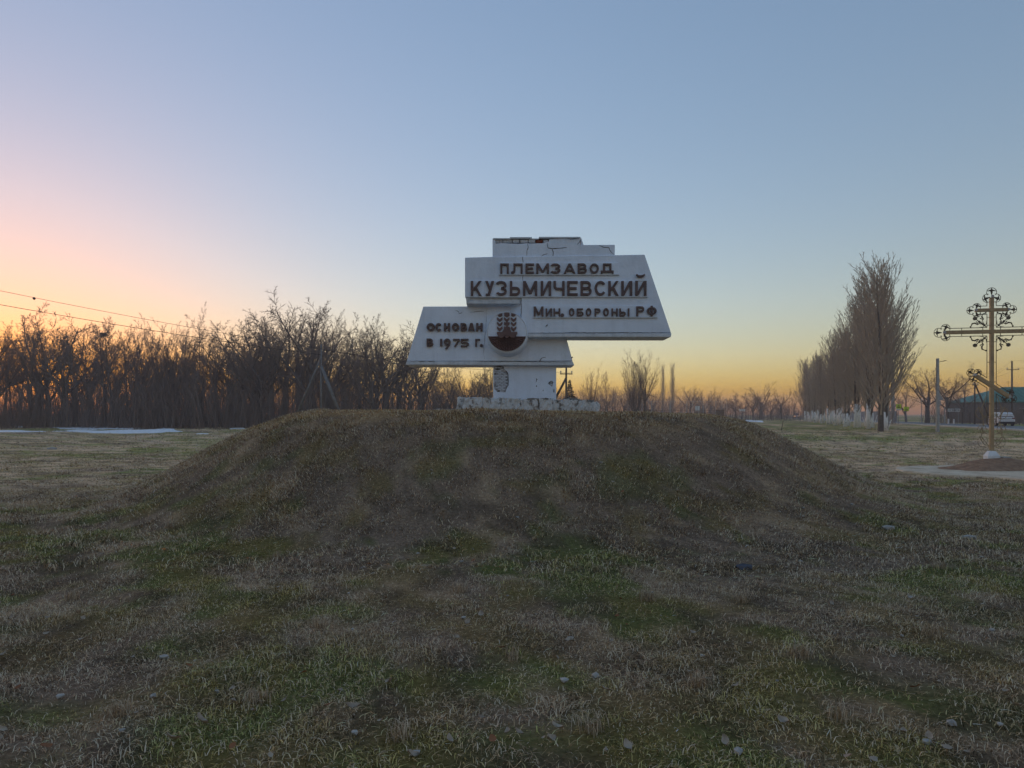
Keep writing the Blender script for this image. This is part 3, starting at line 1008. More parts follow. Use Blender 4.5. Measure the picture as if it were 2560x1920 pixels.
# stepped head: right-hand lower step, plaster skin with a broken top edge, bricks behind it, coping slabs
YT = Y_UP + 0.03
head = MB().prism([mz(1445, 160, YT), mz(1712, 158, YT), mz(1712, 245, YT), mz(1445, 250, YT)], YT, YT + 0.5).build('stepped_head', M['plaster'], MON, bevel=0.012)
MB().prism([mz(772, 150, YT + 0.07), mz(1440, 150, YT + 0.07), mz(1440, 250, YT + 0.07), mz(772, 254, YT + 0.07)], YT + 0.07, YT + 0.5).build('masonry_core', M['mortar'], head)
skin = [(772, 112), (792, 112), (795, 150), (840, 146), (905, 150), (985, 152), (1035, 147), (1060, 150), (1120, 148), (1165, 147), (1203, 136), (1207, 118), (1300, 112), (1438, 110), (1443, 118), (1449, 166), (1449, 248), (772, 252)]
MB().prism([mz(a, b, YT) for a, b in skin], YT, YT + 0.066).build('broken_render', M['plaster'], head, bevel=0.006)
rb = random.Random(8)
zx = 797
brick_x = []
while zx < 1195:
    w = rb.uniform(48, 66)
    brick_x.append((zx, min(zx + w, 1198)))
    zx += w + 6
for i, (a, b) in enumerate(brick_x):
    t = 118 + rb.uniform(-3, 4)
    if i == 5: t += 6
    yy = YT + 0.02 + rb.uniform(0, 0.03)
    p0, p1 = mz(a, 144, yy), mz(b, t, yy)
    MB().box(p0[0], p1[0], yy, yy + 0.12, p0[1], p1[1]).build('brick', M['redbrick'] if i == 5 else M['brick'], head, bevel=0.008)
for a, b, t, u in ((776, 905, 107, 116), (905, 1075, 99, 112), (1075, 1128, 108, 116), (1128, 1447, 97, 109)):
    p0, p1 = mz(a, u, YT - 0.02), mz(b, t, YT - 0.02)
    MB().box(p0[0], p1[0], YT - 0.02 + rb.uniform(0, 0.02), YT + 0.5, p0[1], p1[1]).build('coping_slab', M['plaster_grey'], head, bevel=0.008)
MB().prism([mz(1449, 103, YT + 0.1), mz(1471, 166, YT + 0.1), mz(1449, 166, YT + 0.1)], YT + 0.06, YT + 0.5).build('corner_wedge', M['plaster_grey'], head)


# letters
def strokes(ch, W, H, t):
    """a block letter as polygons in a box W x H with stroke width t"""
    P = []
    tw = t * 1.12

    def rect(x0, y0, x1, y1): P.append([(x0, y0), (x1, y0), (x1, y1), (x0, y1)])
    def V(x, y0=0, y1=H): rect(x, y0, x + t, y1)
    def Hb(y, x0=0, x1=W): rect(x0, y, x1, y + t)
    def D(xa, ya, xb, yb): P.append([(xa, ya), (xa + tw, ya), (xb + tw, yb), (xb, yb)])

    def ring(cx, cy, rx, ry, a0, a1, n=14):
        a = [math.radians(a0 + (a1 - a0) * k / n) for k in range(n + 1)]
        for k in range(n):                       # wedges, so that a full ring keeps its hole
            P.append([(cx + rx * math.cos(a[k]), cy + ry * math.sin(a[k])), (cx + rx * math.cos(a[k + 1]), cy + ry * math.sin(a[k + 1])),
                      (cx + (rx - t) * math.cos(a[k + 1]), cy + (ry - t) * math.sin(a[k + 1])), (cx + (rx - t) * math.cos(a[k]), cy + (ry - t) * math.sin(a[k]))])

    def bowl(y0, y1, x0=None, w=None):
        w = W if w is None else w
        r = (y1 - y0) / 2
        xm = max(w - r, w * 0.45)
        Hb(y0, t, xm); Hb(y1 - t, t, xm)
        ring(xm, y0 + r, w - xm, r, -90, 90, 10)
    if ch == 'П': V(0); V(W - t); Hb(H - t, t, W - t)
    elif ch == 'Л': V(W - t); V(W * 0.2, H * 0.3, H); Hb(H - t, W * 0.2 + t, W - t); P.append([(W * 0.2, H * 0.3), (W * 0.2 + t, H * 0.3), (W * 0.17 + t, H * 0.12), (W * 0.04 + t, 0), (0, 0), (0, t * 0.95), (W * 0.10, t * 1.05)])
    elif ch == 'Е': V(0); Hb(H - t, t, W); Hb(H / 2 - t / 2, t, W * 0.9); Hb(0, t, W)
    elif ch == 'М': V(0); V(W - t); D(0, H, W / 2 - tw / 2, H * 0.12); D(W - tw, H, W / 2 - tw / 2, H * 0.12)
    elif ch == 'З':
        ry = (H + t) / 4
        ring(W - W * 0.56, H - ry, W * 0.54, ry, -90, 158); ring(W - W * 0.54, ry, W * 0.54, ry, -158, 90)
    elif ch == 'А': D(W / 2 - tw / 2, H, 0, 0); D(W / 2 - tw / 2, H, W - tw, 0); rect(W * 0.24, H * 0.22, W * 0.76, H * 0.22 + t * 0.9)
    elif ch == 'В': V(0); bowl(H / 2 - t / 2, H, w=W * 0.93); bowl(0, H / 2 + t / 2)
    elif ch == 'О': ring(W / 2, H / 2, W / 2, H / 2, 0, 360, 28)
    elif ch == 'Д': Hb(H * 0.10); V(W * 0.17, H * 0.10 + t, H); V(W * 0.83 - t, H * 0.10 + t, H); Hb(H - t, W * 0.17 + t, W * 0.83 - t); rect(0, 0, t * 0.8, H * 0.10); rect(W - t * 0.8, 0, W, H * 0.10)
    elif ch == 'К': V(0); D(t * 0.6, H * 0.36, W - tw, H); D(W * 0.28, H * 0.60, W - tw, 0)
    elif ch == 'У': D(W - tw, H, W * 0.22, 0); D(0, H, W * 0.40, H * 0.36); rect(W * 0.06, 0, W * 0.24 + tw, t * 0.8)
    elif ch == 'Ь': V(0); bowl(0, H * 0.60)
    elif ch == 'И': V(0); V(W - t); D(t * 0.15, 0.02 * H, W - tw - t * 0.15, H * 0.98)
    elif ch == 'Ч': V(W - t); V(0, H * 0.62, H); ring(W * 0.36, H * 0.64, W * 0.36, H * 0.26, 180, 270, 8); Hb(H * 0.38, W * 0.36, W - t)
    elif ch == 'С': ring(W * 0.54, H / 2, W * 0.54, H / 2, 38, 322, 24)
    elif ch == 'Н': V(0); V(W - t); Hb(H / 2 - t / 2, t, W - t)
    elif ch == 'Р': V(0); bowl(H * 0.40, H)
    elif ch == 'Ф': ring(W / 2, H * 0.50, W / 2, H * 0.38, 0, 360, 28); V(W / 2 - t / 2)
    elif ch == 'Б': V(0); Hb(H - t, t, W * 0.9); bowl(0, H * 0.60)
    elif ch == 'Ы': V(0); bowl(0, H * 0.60, w=W * 0.64); V(W - t)
    elif ch == 'Г': V(0); Hb(H - t, t, W)
    elif ch == '1': rect(0, 0, W, H)
    elif ch == '9':
        ring(W / 2, H * 0.66, W / 2, H * 0.34, 0, 360, 24)
        P.append([(W - t, H * 0.62), (W, H * 0.62), (W * 0.90, H * 0.34), (W * 0.48, 0), (W * 0.16, 0), (W * 0.60, H * 0.36)])
    elif ch == '7': Hb(H - t); D(W - tw, H - t, W * 0.14, 0)
    elif ch == '5':
        Hb(H - t, 0, W * 0.95); V(0, H * 0.46, H - t)
        ring(W * 0.45, H * 0.32, W * 0.55, H * 0.32, -90, 90, 10); Hb(H * 0.64 - t, t * 0.2, W * 0.45); Hb(0, 0, W * 0.45)
    return P


def letter(ch, x0, x1, zt, zb, Y, parent, weight=0.2, depth=0.045, name='letter'):
    (ax, az), (bx, bz) = mz(x0, zb, Y), mz(x1, zt, Y)
    W, H = bx - ax, bz - az
    m = MB()
    for k, poly in enumerate(strokes(ch, W, H, min(weight * H, W * 0.34) if ch != '1' else W)):
        m.prism([(ax + x, az + z) for x, z in poly], Y - depth - 0.0011 * (k % 5), Y + 0.012)
    return m.build(name, M['letter'], parent)


def plate(x0, x1, zt, zb, parent, Y, th):
    (ax, az), (bx, bz) = mz(x0, zb, Y), mz(x1, zt, Y)
    m = MB().prism([(ax, az), (bx, az), (bx, bz), (ax, bz)], Y - th, Y + 0.02)
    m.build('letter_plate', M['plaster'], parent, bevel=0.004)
    MB().box(ax, bx, Y - th - 0.018, Y + 0.01, az - 0.028, az - 0.002).build('plate_ledge', M['plaster_grey'], parent, bevel=0.004)


TH = 0.022
plate(822, 1742, 297, 386, up, Y_UP, TH)
plate(598, 1962, 437, 556, up, Y_UP, TH)
plate(1868, 1958, 384, 434, up, Y_UP, TH * 0.6)
plate(1082, 2038, 630, 713, up, Y_UP, TH)
YL = Y_UP - TH + 0.004
for ch, a, b in (('П', 832, 897), ('Л', 915, 1003), ('Е', 1025, 1090), ('М', 1108, 1205), ('З', 1222, 1293), ('А', 1318, 1408), ('В', 1425, 1495), ('О', 1517, 1587), ('Д', 1603, 1700)):
    letter(ch, a, b, 306, 383, YL, up, 0.20)
for ch, a, b in (('К', 606, 688), ('У', 716, 785), ('З', 803, 882), ('Ь', 905, 985), ('М', 1006, 1115), ('И', 1142, 1222), ('Ч', 1240, 1325), ('Е', 1345, 1425), ('В', 1447, 1532), ('С', 1555, 1638), ('К', 1660, 1738), ('И', 1760, 1843), ('И', 1867, 1952)):
    letter(ch, a, b, 440, 552, YL, up, 0.165)
# breve over the last letter
bre = []
for k in range(9):
    a = math.pi * (1.12 + 0.76 * k / 8)
    bre.append((1907 + 38 * math.cos(a), 380 + -34 * math.sin(a)))
inn = []
for k in range(9):
    a = math.pi * (1.88 - 0.76 * k / 8)
    inn.append((1907 + 30 * math.cos(a), 379 - 17 * math.sin(a)))
MB().prism([mz(a, b, YL) for a, b in bre + inn], YL - 0.045, YL + 0.01).build('letter_breve', M['letter'], up)
for ch, a, b, t in (('М', 1088, 1163, 636), ('И', 1180, 1228, 650), ('Н', 1240, 1291, 650), ('О', 1357, 1400, 648), ('Б', 1418, 1470, 650), ('О', 1487, 1530, 648), ('Р', 1555, 1600, 650), ('О', 1620, 1664, 648), ('Н', 1685, 1732, 650), ('Ы', 1745, 1821, 650), ('Р', 1875, 1935, 634), ('Ф', 1955, 2030, 630)):
    letter(ch, a, b, t, 710, YL, up, 0.19)
m = MB().disc(mz(1307, 702, YL), 0.04, YL - 0.045, YL + 0.01, 14)
m.build('letter_dot', M['letter'], up)
for ch, a, b in (('О', 268, 330), ('С', 335, 382), ('Н', 400, 447), ('О', 462, 517), ('В', 528, 577), ('А', 585, 637), ('Н', 647, 697)):
    letter(ch, a, b, 763, 825, Y_LOW + 0.004, low, 0.27, 0.06)
for ch, a, b, t, u in (('В', 268, 318, 881, 943), ('1', 371, 387, 884, 941), ('9', 400, 451, 881, 962), ('7', 470, 521, 883, 945), ('5', 530, 592, 883, 946), ('Г', 640, 676, 884, 943)):
    letter(ch, a, b, t, u, Y_LOW + 0.004, low, 0.25 if ch in 'ВГ1' else 0.195, 0.06)
MB().disc(mz(687, 935, Y_LOW), 0.036, Y_LOW - 0.056, Y_LOW + 0.01, 14).build('letter_dot', M['letter'], low)

# round emblem
YE = Y_UP - 0.05


def q7(x, y, Y=YE):
    a, b = 1200 + x * 0.07834, 770 + y * 0.07834
    return ((a - CXP) / F * Y, EYE - (b - HZ) / F * Y)


ec = q7(862, 757)
er = 0.0783 * 632 / F * YE
m = MB()
N = 56
for r_, yy, dz in ((er * 0.985, YE, 0), (er * 1.0, YE + 0.004, 0), (er * 1.05, YE + 0.05, -0.02), (er * 1.10, Y_LOW + 0.02, -0.055)):
    for k in range(N):
        a = 2 * math.pi * k / N
        m.v.append((ec[0] + r_ * math.cos(a) + (-dz) * 0.4, yy, ec[1] + r_ * math.sin(a) + dz))
for q in range(3):
    for k in range(N):
        m.f.append((q * N + k, (q + 1) * N + k, (q + 1) * N + (k + 1) % N, q * N + (k + 1) % N))
m.f.append(tuple(range(N)))
emb = m.build('emblem_roundel', M['plaster'], MON)
m = MB()
m.tube([(ec[0] + er * 0.985 * math.cos(2 * math.pi * k / 72), YE, ec[1] + er * 0.985 * math.sin(2 * math.pi * k / 72)) for k in range(73)], 0.009, 6)
m.build('roundel_rim', M['plaster_grey'], emb)


def rel(name, poly, th):
    return MB().prism([q7(*p) for p in poly], YE - th, YE + 0.01).build(name, M['emblem'], emb, bevel=0.004)


def chev(l, r, t, d=145):
    c = (l + r) / 2
    return [(l, t), (l + 40, t + 18), (c, t + 62), (r - 40, t + 18), (r, t), (r - 3, t + 60), (r - 35, t + 105), (c + 12, t + d), (c - 12, t + d), (l + 35, t + 105), (l + 3, t + 60)]


for l, r in ((537, 722), (984, 1162)):
    for t in (302, 446, 592):
        rel('wheat_grain', chev(l, r, t, 158 if t == 592 else 138), 0.035)
rel('wheat_grain', chev(765, 946, 302, 132), 0.035)
rel('wheat_grain', [(768, 448), (830, 468), (838, 432), (888, 432), (892, 468), (944, 446), (944, 530), (915, 560), (890, 560), (890, 602), (836, 602), (836, 560), (800, 560), (768, 530)], 0.034)
rel('wheat_grain', [(560, 232), (620, 190), (716, 166), (716, 252), (640, 286), (592, 274)], 0.035)
rel('wheat_grain', [(770, 156), (862, 145), (942, 156), (942, 250), (862, 300), (774, 256)], 0.035)
rel('wheat_grain', [(998, 166), (1090, 190), (1148, 226), (1062, 282), (998, 252)], 0.035)
rel('sheaf_base', [(764, 596), (835, 606), (890, 606), (948, 596), (962, 690), (1012, 780), (700, 780), (762, 680)], 0.045)
rel('sheaf_bowl', [(545, 768), (700, 778), (1005, 778), (1187, 766), (1192, 812), (1150, 900), (1080, 955), (1010, 965), (940, 905), (862, 890), (780, 905), (700, 965), (625, 962), (570, 890), (538, 815)], 0.065)
# ploughed furrows fanning out below
m = MB()
cx_, cy_ = 862.0, 905.0
Rr = 617.0
angs = np.linspace(0.0, math.pi, 25)
for k in range(24):
    a0, a1 = angs[k], angs[k + 1]
    outs = []
    for a in (a0, (a0 + a1) / 2, a1):
        dx, dy = math.cos(a), math.sin(a)
        oy = cy_ - 757.0
        bq = dy * oy
        t = -bq + math.sqrt(max(bq * bq - (oy * oy - Rr * Rr), 0))
        outs.append((cx_ + dx * t, cy_ + dy * t))
    inn_ = [(cx_ + math.cos(a) * 60, cy_ + math.sin(a) * 45) for a in (a0, (a0 + a1) / 2, a1)]
    b = len(m.v)
    hi_ = 0.036 if k % 2 == 0 else 0.028
    for (pt, hh) in zip(outs + inn_, (0.012, hi_ + 0.015, 0.012, 0.02, hi_, 0.02)):
        xx, zz = q7(*pt)
        m.v.append((xx, YE - hh, zz))
    for pt in outs:
        xx, zz = q7(*pt)
        m.v.append((xx, YE + 0.004, zz))
    m.f += [(b, b + 1, b + 4, b + 3), (b + 1, b + 2, b + 5, b + 4), (b, b + 6, b + 7, b + 1), (b + 1, b + 7, b + 8, b + 2)]
m.build('furrow_fan', M['emblem'], emb)
rel('furrow_hub', [(770, 880), (862, 868), (954, 880), (930, 935), (862, 985), (794, 935)], 0.058)

# cracks: narrow, jagged, with their own run
def crack(parent, pts, Y, w=0.007):
    P = [Vector(mz(a, b, Y)) for a, b in pts]
    fine = []
    rc = random.Random(len(pts) * 31 + int(pts[0][0]))
    for a, b in zip(P[:-1], P[1:]):
        n = max(2, int((b - a).length / 0.05))
        for k in range(n):
            q = a + (b - a) * k / n
            fine.append(q + Vector((rc.uniform(-1, 1), rc.uniform(-1, 1))) * 0.007 * (k > 0))
    fine.append(P[-1])
    m = MB()
    for i, q in enumerate(fine):
        d = (fine[min(i + 1, len(fine) - 1)] - fine[max(i - 1, 0)]).normalized()
        n = Vector((-d.y, d.x))
        ww = w * (0.25 + 0.75 * math.sin(math.pi * (i + 0.5) / (len(fine)))) * rc.uniform(0.6, 1.2)
        for s_ in (-1, 1):
            m.v.append((q.x + n.x * ww * s_, Y - 0.003, q.y + n.y * ww * s_))
    for i in range(len(fine) - 1):
        m.f.append((2 * i, 2 * i + 1, 2 * i + 3, 2 * i + 2))
    m.build('crack', M['crack'], parent)


crack(head, [(1040, 150), (1046, 180), (1036, 205), (1035, 245)], YT)
crack(head, [(1194, 146), (1198, 184), (1230, 190), (1290, 186), (1343, 180)], YT, 0.009)
crack(head, [(1230, 190), (1238, 215), (1236, 246)], YT, 0.010)
crack(head, [(1148, 246), (1160, 238), (1194, 228)], YT, 0.007)
crack(head, [(1340, 108), (1370, 116), (1400, 112), (1440, 108)], YT - 0.03, 0.008)
crack(head, [(1448, 118), (1440, 140), (1425, 158)], YT, 0.009)
crack(head, [(1592, 164), (1620, 177), (1668, 183), (1675, 205), (1705, 235)], YT, 0.009)
crack(up, [(1001, 252), (1008, 300)], Y_UP, 0.006)
crack(up, [(1008, 388), (1004, 436)], Y_UP, 0.007)
crack(up, [(992, 562), (996, 640), (990, 700), (992, 760)], Y_UP, 0.006)
crack(up, [(1060, 838), (1300, 839), (1350, 834), (1700, 835), (2000, 834), (2090, 832), (2143, 836)], Y_UP - 0.016, 0.006)
crack(up, [(1180, 790), (1188, 780), (1196, 772), (1190, 788)], Y_UP, 0.010)
crack(low, [(140, 1054), (330, 1056)], Y_LOW - 0.021, 0.006)
crack(low, [(650, 1056), (1000, 1057), (1330, 1060)], Y_LOW - 0.021, 0.006)
crack(low, [(1130, 1058), (1150, 1030), (1180, 1024)], Y_LOW, 0.009)
crack(low, [(1376, 1030), (1388, 1020)], Y_LOW, 0.012)
crack(low, [(600, 676), (660, 672), (705, 670)], Y_LOW, 0.005)
crack(low, [(485, 664), (510, 672), (515, 690)], Y_LOW, 0.005)
crack(low, [(515, 690), (540, 680)], Y_LOW, 0.005)
crack(low, [(728, 640), (724, 700), (722, 800), (700, 1000), (716, 1040)], Y_LOW, 0.003)


# patches where the pillar's render has fallen off the brickwork
def masonry(poly, seed, bw=30, bh=12):
    Yp = Y_PIL - 0.003
    base = MB().prism([mz(a, b, Yp) for a, b in poly], Yp, Y_PIL + 0.05).build('bare_masonry', M['mortar'], pillar)
    rm = random.Random(seed)
    xs_ = [a for a, b in poly]; ys_ = [b for a, b in poly]

    def inside(x, y):
        r = False
        for i in range(len(poly)):
            (ax, ay), (bx, by) = poly[i], poly[i - 1]
            if (ay > y) != (by > y) and x < (bx - ax) * (y - ay) / (by - ay) + ax: r = not r
        return r
    row = 0
    y = min(ys_) + 2
    while y < max(ys_) - 4:
        x = min(xs_) + (-bw / 2 if row % 2 else 0)
        while x < max(xs_):
            a, b = max(x, min(xs_) + 1), x + bw - 2.2
            if inside((a + b) / 2, y + bh / 2) and inside(a + 2, y + bh / 2) and inside(b - 2, y + bh / 2) and rm.random() > 0.10:
                p0, p1 = mz(a, y + bh - 1.8, Yp), mz(b, y, Yp)
                j = rm.uniform(0.004, 0.016)
                MB().box(p0[0], p1[0], Yp - j, Yp + 0.03, p0[1], p1[1]).build('brick', M['brick'], pillar, bevel=0.006, seg=1)
            x += bw
        y += bh
        row += 1


masonry([(785, 1097), (858, 1100), (866, 1125), (884, 1142), (892, 1165), (892, 1235), (880, 1262), (872, 1292), (808, 1290), (784, 1262)], 3)
masonry([(1198, 1225), (1222, 1206), (1238, 1218), (1230, 1250), (1214, 1238)], 4, 18, 11)
masonry([(1236, 1268), (1250, 1266), (1248, 1294), (1238, 1292)], 5, 14, 10)
for pts in ([(1106, 1188), (1114, 1194), (1108, 1212)], [(1110, 1240), (1107, 1250)], [(1160, 1275), (1163, 1280)], [(784, 1097), (830, 1094), (858, 1099)], [(867, 1122), (886, 1142), (893, 1168)], [(893, 1168), (892, 1238), (878, 1264)], [(1198, 1226), (1222, 1206), (1239, 1219)]):
    crack(pillar, pts, Y_PIL - 0.004, 0.010)


# plinth of rough whitewashed stones
def rough_stone(x0, x1, y0, y1, z0, z1, jit, seed, nx=5, nz=4, inset=0.9):
    rs = random.Random(seed)
    m = MB()
    ny = 3
    grid = {}
    for i in range(nx + 1):
        for j in range(ny + 1):
            for k in range(nz + 1):
                if i in (0, nx) or j in (0, ny) or k in (0, nz):
                    e = sum(c in (0, n) for c, n in ((i, nx), (j, ny), (k, nz)))
                    s_ = jit * (1.4 if e > 1 else 1)
                    grid[i, j, k] = len(m.v)
                    ins = jit * (inset if e > 1 else 0.0)
                    m.v.append((x0 + (x1 - x0) * i / nx + rs.uniform(-s_, s_) + (ins if i == 0 else -ins if i == nx else 0),
                                y0 + (y1 - y0) * j / ny + rs.uniform(-s_, s_) + (ins if j == 0 else 0),
                                z0 + (z1 - z0) * k / nz + rs.uniform(-s_, s_) - (ins if k == nz else 0)))
    g = grid
    for i in range(nx):
        for k in range(nz):
            m.f.append((g[i, 0, k], g[i + 1, 0, k], g[i + 1, 0, k + 1], g[i, 0, k + 1]))
            m.f.append((g[i, ny, k], g[i, ny, k + 1], g[i + 1, ny, k + 1], g[i + 1, ny, k]))
    for i in range(nx):
        for j in range(ny):
            m.f.append((g[i, j, nz], g[i + 1, j, nz], g[i + 1, j + 1, nz], g[i, j + 1, nz]))
            m.f.append((g[i, j, 0], g[i, j + 1, 0], g[i + 1, j + 1, 0], g[i + 1, j, 0]))
    for j in range(ny):
        for k in range(nz):
            m.f.append((g[0, j, k], g[0, j, k + 1], g[0, j + 1, k + 1], g[0, j + 1, k]))
            m.f.append((g[nx, j, k], g[nx, j + 1, k], g[nx, j + 1, k + 1], g[nx, j, k + 1]))
    return m


zb = 1.50
x0, z1 = mz(525, 1352, Y_PLI + 0.3); x1, _ = mz(1560, 1352, Y_PLI + 0.3)
pl = rough_stone(x0, x1, Y_PLI + 0.22, Y_PLI + 2.2, zb - 0.2, z1, 0.02, 1, 24, 3).build('plinth', M['stain'], MON)
edges = [(500, 545, 1331, 0.16), (545, 690, 1333, 0.0), (690, 762, 1338, 0.03), (762, 838, 1338, 0.02), (838, 985, 1340, 0.0), (985, 1128, 1350, 0.03), (1128, 1236, 1344, 0.0), (1236, 1318, 1352, 0.05), (1318, 1420, 1348, 0.01), (1420, 1506, 1352, 0.04), (1506, 1588, 1366, 0.14)]
for i, (a, b, t, dy) in enumerate(edges):
    p0, p1 = mz(a - 1.5, 1450, Y_PLI + dy), mz(b + 1.5, t, Y_PLI + dy)
    rough_stone(p0[0], p1[0], Y_PLI + dy, Y_PLI + dy + 0.6, zb - 0.15, p1[1], 0.017, 20 + i, max(3, int((b - a) / 12)), 7, 0.1).build('plinth_stone', M['worn_white'], pl)
for i in range(9):
    a = random.uniform(700, 1480)
    p0 = mz(a, 1345, Y_PLI + 0.12)
    w = random.uniform(0.06, 0.2)
    rough_stone(p0[0] - w, p0[0] + w, Y_PLI + 0.05, Y_PLI + 0.5, p0[1] - 0.06, p0[1] + random.uniform(0.0, 0.03), 0.015, 60 + i, 3, 2).build('broken_cap', M['stain'], pl)

# rubble lying round the plinth
for i, (a, dy, w, h, lb) in enumerate([
    (420, -0.05, 0.26, 0.05, 'flat grey rubble slab at the left corner of the plinth'),
    (380, 0.15, 0.16, 0.05, 'small rubble slab farthest left of the plinth'),
    (470, -0.18, 0.15, 0.05, 'rubble piece touching the left end of the plinth'),
    (800, -0.28, 0.22, 0.035, 'pale flat rubble piece before the plinth, under its left half'),
    (930, -0.32, 0.30, 0.035, 'long pale rubble slab before the middle of the plinth'),
    (1045, -0.30, 0.20, 0.04, 'pale rubble piece right of the long slab before the plinth'),
    (1440, -0.25, 0.18, 0.04, 'flat rubble piece before the right end of the plinth'),
    (1530, -0.2, 0.15, 0.04, 'rubble piece at the right corner of the plinth'),
    (1640, 0.1, 0.16, 0.05, 'loose rubble piece on the mound right of the plinth'),
    (1720, 0.2, 0.12, 0.05, 'outermost rubble piece on the mound right of the plinth'),
]):
    Y = Y_PLI + dy
    x = mz(a, 1400, Y)[0]
    z = ghs(x, Y)
    tag(rough_stone(x - w, x + w, Y - 0.12, Y + 0.12, z - 0.03, z + h, 0.014, 80 + i, 4, 2).build('rubble_slab', M['rubble']), lb, 'rubble', 'rubble round the plinth')

# ------------------------------------------------------------------ the cross on its paved corner
pad = [(11.0, 20.7), (10.5, 19.3), (11.1, 18.3), (12.1, 16.8), (14.2, 13.9), (18.5, 16.5), (18.0, 20.5), (15.5, 21.4), (12.9, 21.3)]
blob('paved_corner', pad, 0.07, M['paving'], 'pale dusty paving under the cross', 'structure', 3, 0.5)
YC = 19.8
XC = gX(2479, YC)
m = MB()
nr, na = 14, 40
hx, hy = XC + 0.22, YC - 0.15
for i in range(nr + 1):
    r = i / nr
    for k in range(na):
        a = 2 * math.pi * k / na
        w = 1 + 0.14 * math.sin(2 * a + 1) + 0.08 * math.sin(5 * a)
        x, y = hx + r * 1.75 * w * math.cos(a), hy + r * 1.25 * w * math.sin(a)
        z = 0.05 + 0.30 * (math.cos(math.pi * min(r, 1)) * 0.5 + 0.5) ** 0.8 + 0.06 * (float(vnoise(x * 3, y * 3, 4)) - 0.5) * (1 - r * 0.5) - 0.10 * (r > 0.97)
        m.v.append((x, y, z + ghs(x, y)))
for i in range(nr):
    for k in range(na):
        m.f.append((i * na + k, (i + 1) * na + k, (i + 1) * na + (k + 1) % na, i * na + (k + 1) % na))
tag(m.build('soil_heap', M['soil'], smooth=True), 'low heap of reddish soil round the foot of the cross', 'soil heap')

S = YC / F          # metres per photograph pixel at the cross
ROT = math.radians(-12)
CZ = 0.34
CR = thing('orthodox_cross', (XC, YC, CZ), 'tall gilded three-bar cross with wrought scrollwork on a white foot', 'cross', rz=ROT)
KX = 1 / math.cos(ROT)


def cp(px, py, y=0.0):
    return Vector(((px - 2474 - (py - 745) * 0.0125) * S * KX, y, (EYE - (py - HZ) * S) - CZ))


def cpt(px, py, y=0.0):
    """without the lean correction"""
    return Vector(((px - 2477) * S * KX, y, (EYE - (py - HZ) * S) - CZ))


foot = MB()
foot.v += [(-0.15, -0.15, -0.06), (0.15, -0.15, -0.06), (0.15, 0.15, -0.06), (-0.15, 0.15, -0.06), (-0.155, -0.155, 0.09), (0.155, -0.155, 0.09), (0.155, 0.155, 0.09), (-0.155, 0.155, 0.09), (-0.08, -0.08, 0.22), (0.08, -0.08, 0.22), (0.08, 0.08, 0.22), (-0.08, 0.08, 0.22)]
for r_ in (0, 4):
    for k in range(4):
        foot.f.append((r_ + k, r_ + (k + 1) % 4, r_ + 4 + (k + 1) % 4, r_ + 4 + k))
foot.f.append((8, 9, 10, 11))
foot.build('white_foot', M['white'], CR, local=True, bevel=0.012)
hw = 0.048
ztop = cp(2474, 744).z
MB().box(-hw, hw, -0.045, 0.045, 0.24, ztop).build('post', M['gold'], CR, local=True, bevel=0.006)
zm = cp(0, 829).z
aw = 106 * S * KX
MB().box(-aw, aw, -0.055, 0.055, zm - 0.05, zm + 0.05).build('main_crossbar', M['gold'], CR, local=True, bevel=0.006)
zu = cp(0, 775).z
uw = 36 * S * KX
MB().box(-uw, uw, -0.05, 0.05, zu - 0.045, zu + 0.045).build('upper_crossbar', M['gold'], CR, local=True, bevel=0.006)
la, lb_ = cpt(2436, 936), cpt(2514, 993)
mid = (la + lb_) / 2
mid.x = 0.0
hd = (lb_ - la) / 2
ax = hd.normalized()
MB().obox(mid, hd, Vector((0, 0.052, 0)), ax.cross(Vector((0, 1, 0))) * 0.052).build('slanted_footrest', M['gold'], CR, local=True, bevel=0.006)

rd = 0.010
og = 0.115
m = MB()


def rod(a, b, r=rd):
    MB().tube([a, b], r, 5).build('outline_rod' if r == rd else 'tie_rod', M['iron'], CR, local=True)


zl, zr = mid.z + 0.27, mid.z - 0.10


def P3(x, z): return Vector((x, 0, z))


ue = uw - 0.10
me_ = aw - 0.14
for s_ in (-1, 1):
    rod(P3(s_ * og, ztop - 0.12), P3(s_ * og, zu + og)); rod(P3(s_ * og, zu + og), P3(s_ * ue, zu + og))
    rod(P3(s_ * ue, zu - og), P3(s_ * og, zu - og)); rod(P3(s_ * og, zu - og), P3(s_ * og, zm + og))
    rod(P3(s_ * og, zm + og), P3(s_ * me_, zm + og)); rod(P3(s_ * me_, zm - og), P3(s_ * og, zm - og))
    # along the post down to the slanted bar, then along that bar
    sl = ax.z / ax.x
    nrm = Vector((-ax.z, 0, ax.x)) * (1 if ax.x > 0 else -1)
    zc = mid.z + sl * s_ * og
    k = og / abs(ax.x)
    rod(P3(s_ * og, zm - og), P3(s_ * og, zc + k))
    rod(P3(s_ * og, zc - k), P3(s_ * og, 0.95))
    end = mid + hd * s_ * 0.88
    for q in (-1, 1):
        rod(P3(s_ * og, zc + q * k), end + Vector((0, 0, q * k)))
    for zz in (zm + 0.40, zm + 0.18, zm - 0.28, zm - 0.85, zm - 1.4, mid.z - 0.5, 1.1):
        rod(P3(s_ * hw, zz), P3(s_ * og, zz), 0.009)
    for xx in (0.22, 0.75, 1.2):
        for q in (-1, 1):
            rod(P3(s_ * xx, zm + q * 0.05), P3(s_ * xx, zm + q * og), 0.009)


def arc(c, r, a0, a1, n=10):
    return [P3(c[0] + r * math.cos(a0 + (a1 - a0) * k / n), c[1] + r * math.sin(a0 + (a1 - a0) * k / n)) for k in range(n + 1)]


def leafpath(m, pts, w):
    n = len(pts)
    m.tube(pts, [max(w * math.sin(math.pi * (k + 0.4) / n), 0.004) for k in range(n)], 5)


